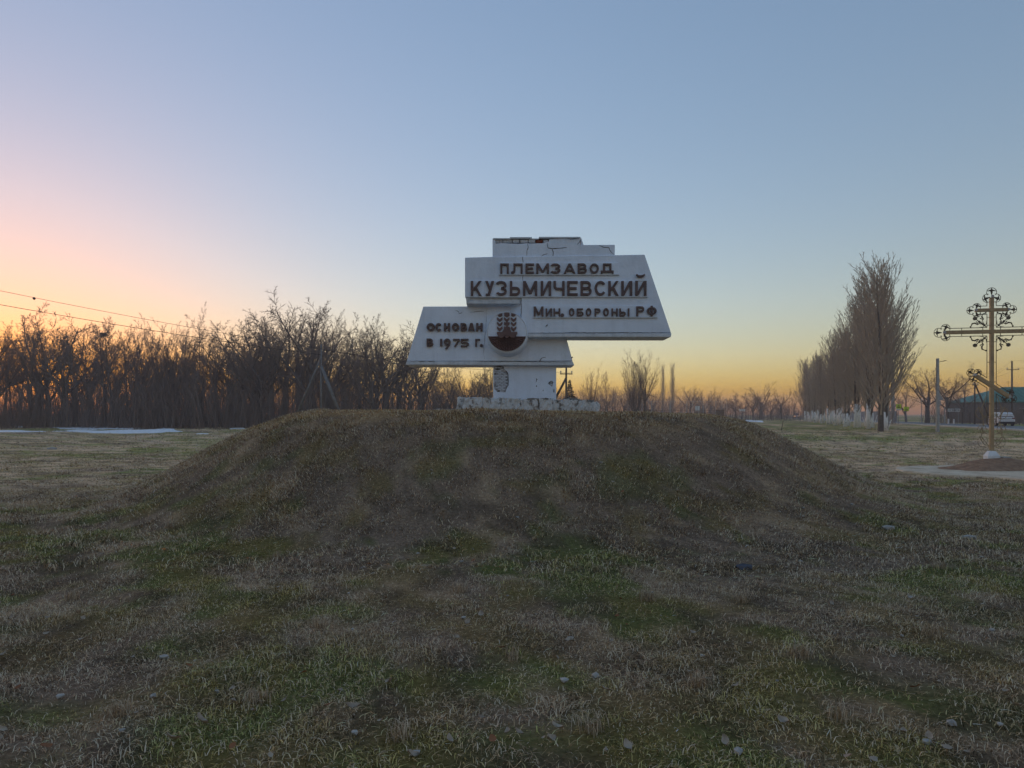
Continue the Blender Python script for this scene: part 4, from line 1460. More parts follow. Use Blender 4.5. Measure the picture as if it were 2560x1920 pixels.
def finial(c, direction, R):
    """trefoil of three open rings with leaves and a pale rosette"""
    m = MB()
    for q, rr_ in ((0, 1.0), (1.95, 0.92), (-1.95, 0.92)):
        a = direction + q
        cc = (c[0] + math.cos(a) * R * 0.95, c[1] + math.sin(a) * R * 0.95)
        m.tube(arc(cc, R * rr_, a - 2.25, a + 2.25, 18), 0.009, 5)
        for s_ in (-1, 1):
            b = a + s_ * 0.75
            leafpath(m, [P3(c[0] + math.cos(a) * R * 0.35, c[1] + math.sin(a) * R * 0.35),
                         P3(c[0] + math.cos(a) * R * 0.9 + math.cos(b) * R * 0.05, c[1] + math.sin(a) * R * 0.9 + math.sin(b) * R * 0.05),
                         P3(c[0] + math.cos(a) * R * 1.15 + math.cos(b) * R * 0.35, c[1] + math.sin(a) * R * 1.15 + math.sin(b) * R * 0.35),
                         P3(cc[0] + math.cos(b + s_ * 0.5) * R * 0.85, cc[1] + math.sin(b + s_ * 0.5) * R * 0.85)], 0.026)
        leafpath(m, [P3(c[0] + math.cos(a) * R * 0.8, c[1] + math.sin(a) * R * 0.8), P3(c[0] + math.cos(a) * R * 1.3, c[1] + math.sin(a) * R * 1.3), P3(c[0] + math.cos(a) * R * 1.85, c[1] + math.sin(a) * R * 1.85)], 0.022)
    f = m.build('trefoil_finial', M['iron'], CR, local=True)
    r = MB()
    for k in range(8):
        a = 2 * math.pi * k / 8
        r.disc((c[0] + math.cos(a) * R * 0.22, c[1] + math.sin(a) * R * 0.22), R * 0.12, -0.075, -0.06, 8)
    r.disc(c, R * 0.14, -0.085, -0.065, 10)
    o = r.build('rosette', M['silver'], f, local=True)


RF = 0.125
finial((0, ztop + 0.03), math.pi / 2, RF)
for s_ in (-1, 1):
    finial((s_ * (uw + 0.0), zu), 0 if s_ > 0 else math.pi, RF * 0.86)
    finial((s_ * (aw + 0.0), zm), 0 if s_ > 0 else math.pi, RF * 1.02)
    e_ = mid + hd * s_ * 0.97
    finial((e_.x, e_.z), math.atan2(hd.z * s_, hd.x * s_), RF * 0.86)

# corner rays with scrolls
for sx in (-1, 1):
    for sz in (-1, 1):
        m = MB()
        o = Vector((sx * og, 0, zm + sz * og))

        def L(u, v): return o + Vector((sx * u, 0, sz * v))
        m.tube([L(0.02, 0.02), L(0.30, 0.26)], 0.013, 5)
        m.tube([L(0.30, 0.26) + Vector((0, -0.02, 0)), L(0.30, 0.26) + Vector((0, 0.02, 0))], 0.052, 14)
        for sw in (0, 1):
            def T(u, v): return L(u, v) if sw == 0 else L(v, u)
            leafpath(m, [T(0.19 + 0, 0.02), T(0.10, 0.02), T(0.05, 0.07), T(0.10, 0.13), T(0.17, 0.10), T(0.14, 0.07)], 0.016)
            leafpath(m, [T(0.13, 0.15), T(0.24, 0.09), T(0.30, 0.13), T(0.37, 0.12), T(0.41, 0.03)], 0.024)
            leafpath(m, [T(0.22, 0.10), T(0.25, 0.15), T(0.27, 0.18)], 0.016)
            m.ball(T(0.41, 0.03), 0.024, 6, 4)
        m.ball(L(0.19, 0.165), 0.034, 6, 4)
        m.ball(L(0.06, 0.06), 0.03, 6, 4)
        m.build('corner_scroll', M['iron'], CR, local=True)
# gilded scrolls down the foot of the post
for sx in (-1, 1):
    m = MB()
    for k, (z_, R_) in enumerate(((0.50, 0.15), (0.80, 0.13), (1.30, 0.18))):
        sp_ = [P3(sx * (0.09 + R_ * (1.05 + (1 - t / 16 * 0.75) * math.cos(t * 0.5 + (0 if k % 2 else 2.6)))), z_ + R_ * (1 - t / 16 * 0.75) * math.sin(t * 0.5 + (0 if k % 2 else 2.6)) * 1.35) for t in range(17)]
        m.tube(sp_, 0.009, 5)
        leafpath(m, [P3(sx * 0.06, z_ - R_), P3(sx * (0.1 + R_ * 0.6), z_ - R_ * 0.6), P3(sx * (0.1 + R_ * 1.1), z_ + R_ * 0.2), P3(sx * (0.1 + R_ * 1.3), z_ + R_ * 1.0)], 0.016)
    m.tube([P3(sx * 0.06, 0.35), P3(sx * 0.26, 0.62), P3(sx * 0.20, 1.0), P3(sx * 0.26, 1.35), P3(sx * 0.14, 1.75)], 0.010, 5)
    m.build('gilded_scroll', M['gold'], CR, local=True)
p = (XC + 0.32, YC - 0.05)
tag(rough_stone(p[0] - 0.14, p[0] + 0.14, p[1] - 0.1, p[1] + 0.1, ghs(*p) + 0.30, ghs(*p) + 0.38, 0.012, 5, 4, 2).build('flat_stone', M['stone']), 'flat stone lying beside the white foot of the cross', 'stone')


# ------------------------------------------------------------------ poles and wires
def wire_obj(name, ends, sag, r, label, cat='wire', n=18, extra=None):
    a, b = Vector(ends[0]), Vector(ends[1])
    pts = []
    for k in range(n + 1):
        t = k / n
        q = a.lerp(b, t)
        q.z -= sag * 4 * t * (1 - t)
        pts.append(q)
    m = MB().tube(pts, r, 4)
    o = m.build(name, M['wire'])
    tag(o, label, cat)
    return o


def sq_pole(name, px, base, top, Y, w0, w1, label, group=None, material=None, extra=None, cat='pole'):
    X = gX(px, Y)
    z0 = ghs(X, Y)
    o = thing(name, (X, Y, z0), label, cat, group)
    H = zat(top, Y) - z0
    m = MB()
    b = 0
    m.v += [(-w0, -w0, -0.2), (w0, -w0, -0.2), (w0, w0, -0.2), (-w0, w0, -0.2), (-w1, -w1, H), (w1, -w1, H), (w1, w1, H), (-w1, w1, H)]
    m.f += [(0, 1, 5, 4), (1, 2, 6, 5), (2, 3, 7, 6), (3, 0, 4, 7), (4, 5, 6, 7)]
    m.build('shaft', material or M['concrete'], o, local=True, bevel=0.015)
    return o, H


o, H = sq_pole('lamp_post', 2344, 1078, 896, 64.7, 0.125, 0.095, 'pale concrete post with a short lamp arm, nearest post before the road')
MB().tube([(0.05, 0, H - 0.38), (0.3, 0, H - 0.28), (0.68, 0, H - 0.22)], [0.03, 0.025, 0.03], 6).build('lamp_arm', M['iron'], o, local=True)
MB().obox((0.66, 0, H - 0.21), (0.12, 0, 0.02), (0, 0.05, 0), (0, 0, 0.025)).build('lamp_head', M['iron'], o, local=True)
sq_pole('concrete_pole', 2219.5, 1068, 905, 84, 0.12, 0.09, 'slim pale concrete pole just right of the nearest poplar')
sq_pole('concrete_pole', 2232, 1058, 926, 112, 0.22, 0.17, 'thick grey concrete pole behind the nearest poplar, left of the yellow signs')
o, H = sq_pole('lamp_post', 2304, 1058, 998, 112, 0.05, 0.04, 'thin light metal lamp post before the large spreading tree')
MB().ball((0, 0, H), 0.12, 8, 6).build('lamp_head', M['white'], o, local=True)
sq_pole('short_post', 2361.5, 1062, 1018, 106, 0.08, 0.07, 'short grey post left of the place-name sign')
for px, tp, Y, lb in ((2371, 1047, 104, 'low white marker post left of the place-name sign'), (2384.5, 1048, 104, 'low white marker post under the place-name sign')):
    sq_pole('marker_post', px, 1062, tp, Y, 0.09, 0.08, lb, 'white marker posts', M['white'])
for px, Y, lb in ((2372, 112, 'dark fence post behind the place-name sign'), (2406, 112, 'fence post right of the place-name sign'), (2425, 112, 'fence post left of the braced wooden pole'), (2452, 112, 'fence post between the braced wooden pole and the cross')):
    sq_pole('fence_post', px, 1058, 1030, Y, 0.06, 0.06, lb, 'posts behind the road', M['wood'])


def power_pole(px, top, Y, arms, label, material, r=0.11, brace=None, name='power_pole'):
    X = gX(px, Y)
    z0 = ghs(X, Y)
    o = thing(name, (X, Y, z0), label, 'power pole')
    H = zat(top, Y) - z0
    MB().tube([(0, 0, -0.3), (0, 0, H)], [r, r * 0.75], 9).build('shaft', material, o, local=True, smooth=True)
    for dz, half in arms:
        a = MB().box(-half, half, -r - 0.09, -r, H - dz - 0.05, H - dz + 0.05).build('crossarm', M['wood'], o, local=True)
        for xx in ((-half + 0.08), (half - 0.08)):
            m = MB().tube([(xx, -r - 0.045, H - dz + 0.05), (xx, -r - 0.045, H - dz + 0.16), (xx, -r - 0.045, H - dz + 0.30)], [0.02, 0.075, 0.06], 8)
            m.build('insulator', M['silver'], a, local=True)
    if brace:
        for (bx, by, dz0, zb_, rr_) in brace:
            MB().tube([(0, 0.0, H - dz0), (bx, by, zb_)], [rr_, rr_ * 1.15], 8).build('brace', material, o, local=True, smooth=True)
    return o, H, X


o1, H1, X1 = power_pole(803, 862, 58, [], 'concrete power pole with two slanted braces in front of the wood', M['oldpole'], 0.08,
                        [((gX(852, 58) - gX(803, 58)), -0.6, 1.75, 1.7, 0.12), ((gX(736, 58) - gX(803, 58)), 0.8, 1.05, 1.6, 0.08)])
for s_ in (-1, 1):
    MB().tube([(0, -0.08, H1 - 0.3), (s_ * 0.22, -0.12, H1 - 0.24)], 0.03, 5).build('hook', M['iron'], o1, local=True)
o2, H2, X2 = power_pole(1415.5, 916, 70, [(0.75, 0.62)], 'grey wooden power pole with crossarm and one brace right of the pillar', M['wood'], 0.12,
                        [(-1.15, 0.4, 1.15, zat(1003, 70), 0.11)])
MB().tube([(-0.1, -0.15, H2 - 0.12), (-0.45, -0.15, H2 - 0.1)], 0.02, 5).build('hook', M['iron'], o2, local=True)
o3, H3, X3 = power_pole(2530, 903, 112, [(1.35, 0.98)], 'wooden power pole with crossarm above the green roof', M['wood'], 0.15)
MB().tube([(0, 0, H3 - 0.05), (-0.12, 0, H3 + 0.08)], 0.05, 6).build('top_insulator', M['silver'], o3, local=True)
o4, H4, X4 = power_pole(2437, 955, 103, [(0.45, 0.42)], 'braced wooden pole seen under the slanted bar of the cross', M['wood'], 0.12,
                        [((gX(2467, 103) - gX(2437, 103)) * 1.35, 0.3, 0.2, 0.9, 0.11)])

pt = Vector((X1, 58, H1 - 0.26))
w1 = wire_obj('overhead_wire', (at(-700, 575, 36), pt + Vector((-0.22, -0.1, 0))), 0.35, 0.016, 'upper overhead wire crossing the sunset sky at the left edge')
_a, _b = at(-700, 575, 36), pt + Vector((-0.22, -0.1, 0))
_t = min((abs(CXP + F * q.x / q.y - 87), t) for t in [k / 400 for k in range(401)] for q in [_a.lerp(_b, t)])[1]
_q = _a.lerp(_b, _t); _q.z -= 0.35 * 4 * _t * (1 - _t)
MB().ball((_q.x, _q.y, _q.z - 0.05), 0.09, 8, 6).build('wire_clamp', M['wire'], w1)
wire_obj('overhead_wire', (at(-700, 628, 36), pt + Vector((0.0, -0.1, -0.5))), 0.35, 0.022, 'lower thicker overhead wire crossing the sunset sky at the left edge')
for k, (dx, dz, lb) in enumerate(((-0.5, -0.55, 'left low-sag wire from the wooden pole by the pillar to the braced pole'), (0.5, -0.55, 'right wire from the wooden pole by the pillar to the braced pole'), (-0.4, -0.1, 'top wire from the wooden pole by the pillar to the braced pole'))):
    wire_obj('overhead_wire', ((X2 + dx, 70, H2 + dz), (X1 + dx * 0.5, 58, H1 - 0.3)), 0.5, 0.012, lb)
for k, (dx, dz, py, lb) in enumerate(((-0.9, -1.1, 1003, 'lowest of the wires left of the pole above the green roof'), (0.9, -1.1, 990, 'middle of the wires left of the pole above the green roof'), (0, 0.05, 975, 'highest of the wires left of the pole above the green roof'))):
    wire_obj('overhead_wire', ((X3 + dx, 112, H3 + dz), (X4 + 0.3 * (k - 1), 103, H4 - 0.3 + 0.12 * k)), 0.25, 0.014, lb)
for k, (dx, dz, lb) in enumerate(((-0.9, -1.1, 'lower wire running right from the pole above the green roof'), (0.9, -1.1, 'second wire running right from the pole above the green roof'), (0, 0.05, 'top wire running right from the pole above the green roof'))):
    wire_obj('overhead_wire', ((X3 + dx, 112, H3 + dz), (X3 + 24, 98 + 2 * k, H3 + dz + 0.5)), 0.4, 0.014, lb)

# thin leaning stake right of the mound
a, b = gp(1953, 1077)
tag(MB().tube([(a, b, -0.1), (a + 0.10, b, 0.5), (a + 0.19, b, 0.95)], [0.035, 0.03, 0.022], 6).build('leaning_stake', M['wood']), 'thin dark stake leaning in the grass right of the mound', 'stake')


# ------------------------------------------------------------------ signs
def text_part(txt, cx, z, h, y, parent, material, width=None):
    m = MB()
    step = width / len(txt)
    for k, ch in enumerate(txt):
        x0 = cx - width / 2 + k * step
        for q, poly in enumerate(strokes(ch, step * 0.78, h, h * 0.17)):
            m.prism([(x0 + a, z - h / 2 + b) for a, b in poly], y - 0.008 - 0.0011 * (q % 5), y + 0.004)
    return m.build('lettering', material, parent, local=True)


def place_sign(px, Y, label, cat, name, group=None, rz=0):
    X = gX(px, Y)
    return thing(name, (X, Y, ghs(X, Y)), label, cat, group, rz), X


# place-name board
Y = 116
o, X = place_sign(2385, Y, 'white place-name board with black lettering on two grey posts', 'sign', 'place_name_sign')
zt, zb_ = zat(1021.5, Y), zat(1029, Y)
hw_ = 15.6 * Y / F
bd = MB().box(-hw_, hw_, -0.03, 0.0, zb_, zt).build('board', M['white'], o, local=True)
text_part('КУЗЬМИЧИ', 0, (zt + zb_) / 2, (zt - zb_) * 0.55, -0.032, bd, M['signblack'], hw_ * 1.75)
MB().box(-hw_, hw_, -0.032, 0.01, zt, zt + 0.10).build('top_edge', M['signblack'], bd, local=True)
for s_ in (-0.72, 0.72):
    MB().tube([(s_ * hw_, 0.05, -0.1), (s_ * hw_, 0.05, zb_ + 0.1)], 0.045, 6).build('post', M['concrete'], o, local=True)


def warning(px, top, bot, w, Y, label, plate_below, rz=0):
    o, X = place_sign(px, Y, label, 'road sign', 'warning_sign', 'fluorescent yellow warning signs', rz)
    zt, zb_ = zat(top, Y), zat(bot, Y)
    h = w * Y / F / 2
    zsplit = zb_ + (0.28 * (zt - zb_) if plate_below else 0)
    b = MB().box(-h, h, -0.03, 0, zsplit, zt).build('board', M['yellow'], o, local=True)
    cz = zsplit + (zt - zsplit) * 0.16
    th_ = (zt - zsplit) * 0.70
    T = [(-th_ * 0.58, cz), (th_ * 0.58, cz), (0, cz + th_)]
    MB().prism(T, -0.036, -0.028).build('triangle_border', M['signred'], b, local=True)
    c = (0, cz + th_ / 3)
    MB().prism([(c[0] + (x - c[0]) * 0.66, c[1] + (z - c[1]) * 0.66) for x, z in T], -0.042, -0.034).build('triangle_field', M['yellow'], b, local=True)
    MB().prism([(-th_ * 0.30, cz + th_ * 0.14), (th_ * 0.30, cz + th_ * 0.14), (th_ * 0.14, cz + th_ * 0.34), (-th_ * 0.14, cz + th_ * 0.34)], -0.048, -0.04).build('pictogram', M['signblack'], b, local=True)
    if plate_below:
        pb = MB().box(-h, h, -0.03, 0, zb_, zsplit - 0.02).build('lower_plate', M['white'], o, local=True)
        MB().box(-h * 0.7, h * 0.7, -0.035, -0.028, zb_ + 0.06, zb_ + 0.10).build('lettering', M['signblack'], pb, local=True)
    MB().tube([(0, 0.04, -0.1), (0, 0.04, zt - 0.05)], 0.04, 6).build('post', M['concrete'], o, local=True)


warning(2246.5, 1010.5, 1026, 12.6, 106, 'left yellow warning sign with a white plate under it', True)
warning(2265.5, 1017, 1027.5, 13, 106, 'right yellow warning sign without a plate', False)
warning(2211, 1017, 1034, 12, 100, 'yellow sign seen nearly edge-on beside the nearest poplar trunk', True, math.radians(-62))
# triangular sign seen from behind
Y = 92
o, X = place_sign(2349, Y, 'grey back of a triangular road sign behind the lamp post', 'road sign', 'road_sign')
zt, zb_ = zat(988, Y), zat(1000, Y)
w_ = 11 * Y / F
MB().prism([(-w_, zb_), (w_, zb_), (0, zt + 0.25)], -0.02, 0.0).build('sign_back', M['signgrey'], o, local=True)
MB().tube([(0, 0.03, -0.1), (0, 0.03, zt - 0.2)], 0.04, 6).build('post', M['concrete'], o, local=True)
MB().box(0.0, 0.16, -0.03, -0.01, zb_ - 0.6, zb_ - 0.12).build('small_plate', M['signgrey'], o, local=True)
# three white boards
for px, lb in ((1850.5, 'leftmost of three small white boards on posts beyond the mound'), (1855.5, 'middle of three small white boards on posts beyond the mound'), (1860.5, 'rightmost of three small white boards on posts beyond the mound')):
    Y = 92 + (px - 1850) * 0.4
    o, X = place_sign(px, Y, lb, 'sign', 'white_board_sign', 'white boards on posts')
    zt, zb_ = zat(1022.5, Y), zat(1028, Y)
    MB().box(-0.13, 0.13, -0.03, 0, zb_, zt).build('board', M['white'], o, local=True, bevel=0.01)
    MB().tube([(0, 0.03, -0.1), (0, 0.03, zt - 0.02)], 0.022, 6).build('post', M['silver'], o, local=True)

# ------------------------------------------------------------------ sports fence
Y0 = 98.0
FE = thing('sports_fence', (gX(1716, Y0), Y0, 0), 'tall wire sports fence with brown boards beyond the mound', 'fence')
zt, zr = zat(1003, Y0), zat(1026, Y0)
ox = gX(1716, Y0)
for px, tp in ((1605, 998), (1622, 998), (1628, 1004), (1673, 1004), (1676, 1002), (1717, 1006), (1732, 1002), (1758, 1006), (1764, 1007), (1789, 1003), (1805, 1002), (1811, 1008), (1817, 996)):
    MB().tube([(gX(px, Y0) - ox, 0, -0.1), (gX(px, Y0) - ox, 0, zat(tp, Y0))], 0.05 if px in (1628, 1676, 1732, 1758) else 0.03, 6).build('post', M['silver'], FE, local=True)
xa, xb = gX(1628, Y0) - ox, gX(1811, Y0) - ox
for z_ in (zt - 0.02, zr, zr - 0.32, zr - 0.62):
    MB().tube([(xa, 0, z_), (xb, 0, z_)], 0.022, 5).build('rail', M['board'] if z_ < zr + 0.1 else M['silver'], FE, local=True)
m = MB()
x = xa
while x < xb:
    m.tube([(x, 0.02, 0.0), (x, 0.02, zt)], 0.006, 3)
    x += 0.22
z_ = 0.2
while z_ < zt:
    m.tube([(xa, 0.02, z_), (xb, 0.02, z_)], 0.005, 3)
    z_ += 0.22
tag(m.build('wire_mesh', M['silver'], FE, local=True), None, None, None, 'stuff')
for pa, pb, t in ((1614, 1628, 1023.5), (1789, 1800, 1024), (1800, 1811, 1024)):
    MB().box(gX(pa, Y0) - ox + 0.02, gX(pb, Y0) - ox - 0.02, -0.06, -0.02, 0.05, zat(t, Y0)).build('board_panel', M['board'], FE, local=True)
x = gX(1630, Y0) - ox
while x < gX(1788, Y0) - ox:
    MB().box(x, x + 0.55, 0.03, 0.06, 0.05, zr - 0.65 + random.uniform(-0.05, 0.05)).build('board_panel', M['board'], FE, local=True)
    x += 0.58
for pa, pb, t, Y, lb in ((1702, 1731, 1031.5, 94, 'right white goal frame behind the fence'), (1663, 1692, 1033.5, 95, 'left white goal frame behind the fence')):
    o = thing('goal_frame', (gX((pa + pb) / 2, Y), Y, 0), lb, 'goal')
    h_ = (gX(pb, Y) - gX(pa, Y)) / 2
    z_ = zat(t, Y)
    for s_ in (-1, 1):
        MB().tube([(s_ * h_, 0, -0.1), (s_ * h_, 0, z_)], 0.05, 6).build('goal_post', M['white'], o, local=True)
    MB().tube([(-h_, 0, z_ - 0.05), (h_, 0, z_ - 0.05)], 0.05, 6).build('goal_bar', M['white'], o, local=True)
Y = 96
o = thing('notice_board', (gX(1743.5, Y), Y, 0), 'white two-leaf notice board inside the sports fence', 'notice board')
for a, b in ((1738, 1743.2), (1744, 1749)):
    MB().box(gX(a, Y) - gX(1743.5, Y), gX(b, Y) - gX(1743.5, Y), -0.04, 0, zat(1026, Y), zat(1015, Y)).build('leaf_panel', M['white'], o, local=True)
for s_ in (-0.2, 0.2):
    MB().tube([(s_, 0.04, -0.1), (s_, 0.04, zat(1016, Y))], 0.03, 6).build('post', M['silver'], o, local=True)

# ------------------------------------------------------------------ buildings
# green-roofed house
Yh = 122.0
xl, xr = gX(2452, Yh), gX(2452, Yh) + 24
zr_, ze = zat(967, Yh + 4), zat(1004, Yh)
G = thing('green_roofed_house', ((xl + xr) / 2, Yh, 0), 'house with a green hipped metal roof at the right edge', 'house')
ox = (xl + xr) / 2
MB().box(xl + 0.5 - ox, xr - 0.5 - ox, 0.5, 9.5, -0.1, ze).build('wall', M['housewall'], G, local=True)
ra, rb_ = xl + 7.2 - ox, xr - 7.2 - ox
m = MB()
m.v += [(xl - ox, 0, ze), (xr - ox, 0, ze), (xr - ox, 10, ze), (xl - ox, 10, ze), (ra, 5, zr_), (rb_, 5, zr_), (xl - ox, 0, ze - 0.15), (xr - ox, 0, ze - 0.15), (xr - ox, 10, ze - 0.15), (xl - ox, 10, ze - 0.15)]
m.f += [(0, 1, 5, 4), (1, 2, 5), (2, 3, 4, 5), (3, 0, 4), (6, 7, 1, 0), (7, 8, 2, 1), (8, 9, 3, 2), (9, 6, 0, 3), (9, 8, 7, 6)]
rf = m.build('roof', M['greenroof'], G, local=True)
m = MB()
for k in range(30):
    t = (k + 0.5) / 30
    xx = (xl - ox) + t * (xr - xl)
    top_t = min(1.0, (xx - (xl - ox)) / 7.2, ((xr - ox) - xx) / 7.2)
    m.tube([(xx, 0.0, ze + 0.02), (xx, 5 * top_t, ze + (zr_ - ze) * top_t + 0.02)], 0.025, 4)
m.build('roof_seams', M['greenroof'], rf, local=True)
for k in range(5):
    xx = xl + 3 + k * 4.4 - ox
    w_ = MB().box(xx - 0.55, xx + 0.55, 0.42, 0.5, 1.2, 2.5).build('window', M['white'], G, local=True)
    for s_ in (-1, 1):
        MB().box(xx + (-0.48 if s_ < 0 else 0.03), xx + (-0.03 if s_ < 0 else 0.48), 0.39, 0.43, 1.28, 2.42).build('pane', M['glass'], w_, local=True)
for dx in (0.0, -3.0):
    ant = MB()
    bx = ra + 1.0 + dx
    tt = min(1.0, (bx - (xl - ox)) / 7.2)
    bz = ze + (zr_ - ze) * tt
    by = 5 * tt
    ant.tube([(bx, by, bz - 0.1), (bx, by, bz + 1.1)], 0.02, 4)
    for z_, h_ in ((1.0, 0.3), (0.8, 0.45), (0.6, 0.3)):
        ant.tube([(bx - h_, by, bz + z_), (bx + h_, by, bz + z_)], 0.014, 4)
    ant.build('aerial', M['iron'], rf, local=True)
# small white house beyond the poplars
Yw = 230.0
W = thing('white_house', (gX(2053, Yw), Yw, 0), 'small white house with a red roof seen between the poplar trunks', 'house')
MB().box(-1.3, 1.3, 0, 5, -0.1, 2.3).build('wall', M['white'], W, local=True)
m = MB()
m.v += [(-1.6, -0.3, 2.3), (1.6, -0.3, 2.3), (1.6, 5.3, 2.3), (-1.6, 5.3, 2.3), (-1.6, 2.5, 3.2), (1.6, 2.5, 3.2)]
m.f += [(0, 1, 5, 4), (2, 3, 4, 5), (1, 2, 5), (3, 0, 4), (3, 2, 1, 0)]
m.build('roof', M['redroof'], W, local=True)
for xx in (-0.6, 0.5):
    w_ = MB().box(xx - 0.35, xx + 0.35, -0.04, 0.0, 0.8, 1.7).build('window', M['silver'], W, local=True)
    MB().box(xx - 0.28, xx + 0.28, -0.06, -0.03, 0.88, 1.62).build('pane', M['glass'], w_, local=True)
# pale fence beyond the road, seen between the poplar trunks
PF = thing('pale_fence', (79, 165, 0), 'pale blue-grey panel fence seen behind the whitewashed poplar trunks', 'fence')
a, b = Vector((73.5, 136)), Vector((101, 226))
n = 30
for k in range(n):
    p, q = a.lerp(b, k / n), a.lerp(b, (k + 0.96) / n)
    d = (q - p).normalized()
    nn = Vector((d.y, -d.x)) * 0.04
    h_ = 2.1 + random.uniform(-0.06, 0.06)
    c = (p + q) / 2
    MB().obox((c.x - 79, c.y - 165, h_ / 2), ((q - p).x / 2, (q - p).y / 2, 0), (nn.x, nn.y, 0), (0, 0, h_ / 2)).build('fence_panel', M['palefence'], PF, local=True)
    MB().tube([(p.x - 79, p.y - 165, -0.1), (p.x - 79, p.y - 165, h_ + 0.12)], 0.07, 6).build('post', M['concrete'], PF, local=True)


# ------------------------------------------------------------------ cars
def car(X, Y, heading, label, lit=False):
    z = 0.10
    o = thing('car', (X, Y, z), label, 'car', rz=-heading)
    w = 0.92

    def loft(secs, name, material, parent, bevel=0.0):
        """secs: (y, half width bottom, half width top, z bottom, z top)"""
        m = MB()
        for y, wb, wt, zb0, zt0 in secs:
            m.v += [(-wb, y, zb0), (wb, y, zb0), (wt, y, zt0), (-wt, y, zt0)]
        for i in range(len(secs) - 1):
            for k in range(4):
                m.f.append((4 * i + k, 4 * i + (k + 1) % 4, 4 * i + 4 + (k + 1) % 4, 4 * i + 4 + k))
        m.f.append((3, 2, 1, 0))
        e = 4 * (len(secs) - 1)
        m.f.append((e, e + 1, e + 2, e + 3))
        return m.build(name, material, parent, local=True, bevel=bevel, seg=3)
    body = loft([(-2.25, 0.80, 0.78, 0.42, 0.98), (-2.15, 0.90, 0.86, 0.34, 1.05), (-1.2, w, 0.90, 0.30, 1.06), (0.9, w, 0.90, 0.30, 1.02), (1.9, 0.90, 0.84, 0.32, 0.92), (2.2, 0.82, 0.76, 0.40, 0.80)], 'body', M['carwhite'], o, 0.05)
    loft([(-2.08, 0.84, 0.66, 1.04, 1.50), (-1.75, 0.86, 0.66, 1.04, 1.64), (0.1, 0.87, 0.67, 1.02, 1.66), (0.65, 0.87, 0.66, 1.02, 1.50), (1.15, 0.84, 0.80, 0.98, 1.04)], 'cabin', M['carwhite'], body, 0.04)
    # rear window, side windows, windscreen
    m = MB(); m.v += [(-0.74, -2.10, 1.10), (0.74, -2.10, 1.10), (0.60, -1.99, 1.52), (-0.60, -1.99, 1.52)]; m.f.append((0, 1, 2, 3))
    m.v += [(-0.74, -2.04, 1.10), (0.74, -2.04, 1.10), (0.60, -1.93, 1.52), (-0.60, -1.93, 1.52)]; m.f.append((7, 6, 5, 4))
    for k in range(4): m.f.append((k, k + 4, (k + 1) % 4 + 4, (k + 1) % 4))
    m.build('rear_window', M['glass'], o, local=True)
    for s_ in (-1, 1):
        for y0, y1, yt0, yt1 in ((-1.72, -0.78, -1.62, -0.76), (-0.70, 0.85, -0.68, 0.32)):
            m = MB()
            m.v += [(s_ * 0.885, y0, 1.10), (s_ * 0.885, y1, 1.10), (s_ * 0.735, yt1, 1.52), (s_ * 0.735, yt0, 1.52), (s_ * 0.80, y0, 1.10), (s_ * 0.80, y1, 1.10), (s_ * 0.66, yt1, 1.52), (s_ * 0.66, yt0, 1.52)]
            m.f += [(0, 1, 2, 3) if s_ > 0 else (3, 2, 1, 0), (0, 4, 5, 1), (1, 5, 6, 2), (2, 6, 7, 3), (3, 7, 4, 0)]
            m.build('side_window', M['glass'], o, local=True)
    m = MB(); m.v += [(-0.78, 1.14, 1.07), (0.78, 1.14, 1.07), (0.62, 0.62, 1.53), (-0.62, 0.62, 1.53), (-0.78, 1.02, 1.03), (0.78, 1.02, 1.03), (0.62, 0.52, 1.47), (-0.62, 0.52, 1.47)]
    m.f += [(3, 2, 1, 0), (0, 1, 5, 4), (1, 2, 6, 5), (2, 3, 7, 6), (3, 0, 4, 7)]
    m.build('windscreen', M['glass'], o, local=True)
    MB().box(-0.84, 0.84, -2.31, -2.1, 0.28, 0.52).build('rear_bumper', M['black'], o, local=True, bevel=0.03)
    MB().box(-0.80, 0.80, 2.08, 2.27, 0.28, 0.48).build('front_bumper', M['black'], o, local=True, bevel=0.03)
    MB().box(-0.27, 0.27, -2.30, -2.26, 0.74, 0.86).build('number_plate', M['white'], o, local=True)
    MB().box(-0.78, 0.78, -2.285, -2.24, 0.93, 0.97).build('tailgate_strip', M['black'], o, local=True)
    for s_ in (-1, 1):
        MB().box(s_ * 0.70 - 0.14, s_ * 0.70 + 0.14, -2.27, -2.1, 0.86, 1.02).build('tail_lamp', M['tail'], o, local=True, bevel=0.02)
        MB().box(s_ * 0.62 - 0.15, s_ * 0.62 + 0.15, 2.08, 2.235, 0.62, 0.78).build('headlight', M['headlight'] if lit else M['silver'], o, local=True, bevel=0.02)
        for y in (-1.38, 1.38):
            wh = MB().tube([(s_ * 0.72, y, 0.34), (s_ * 0.945, y, 0.34)], 0.34, 20).build('wheel', M['tyre'], o, local=True)
            MB().tube([(s_ * 0.90, y, 0.34), (s_ * 0.955, y, 0.34)], 0.21, 14).build('rim', M['silver'], wh, local=True)
        MB().obox((s_ * 0.98, 0.82, 1.10), (0.09, 0, 0), (0, 0.05, 0), (0, 0, 0.07)).build('mirror', M['carwhite'], o, local=True, bevel=0.02)
    return o


car(gX(2502, 88.5), 88.5, math.radians(19), 'white sport utility car driving away on the road behind the cross')
car(gX(1990, 228), 228, math.radians(17 + 180), 'far car with lit orange headlights at the end of the poplar row', True)


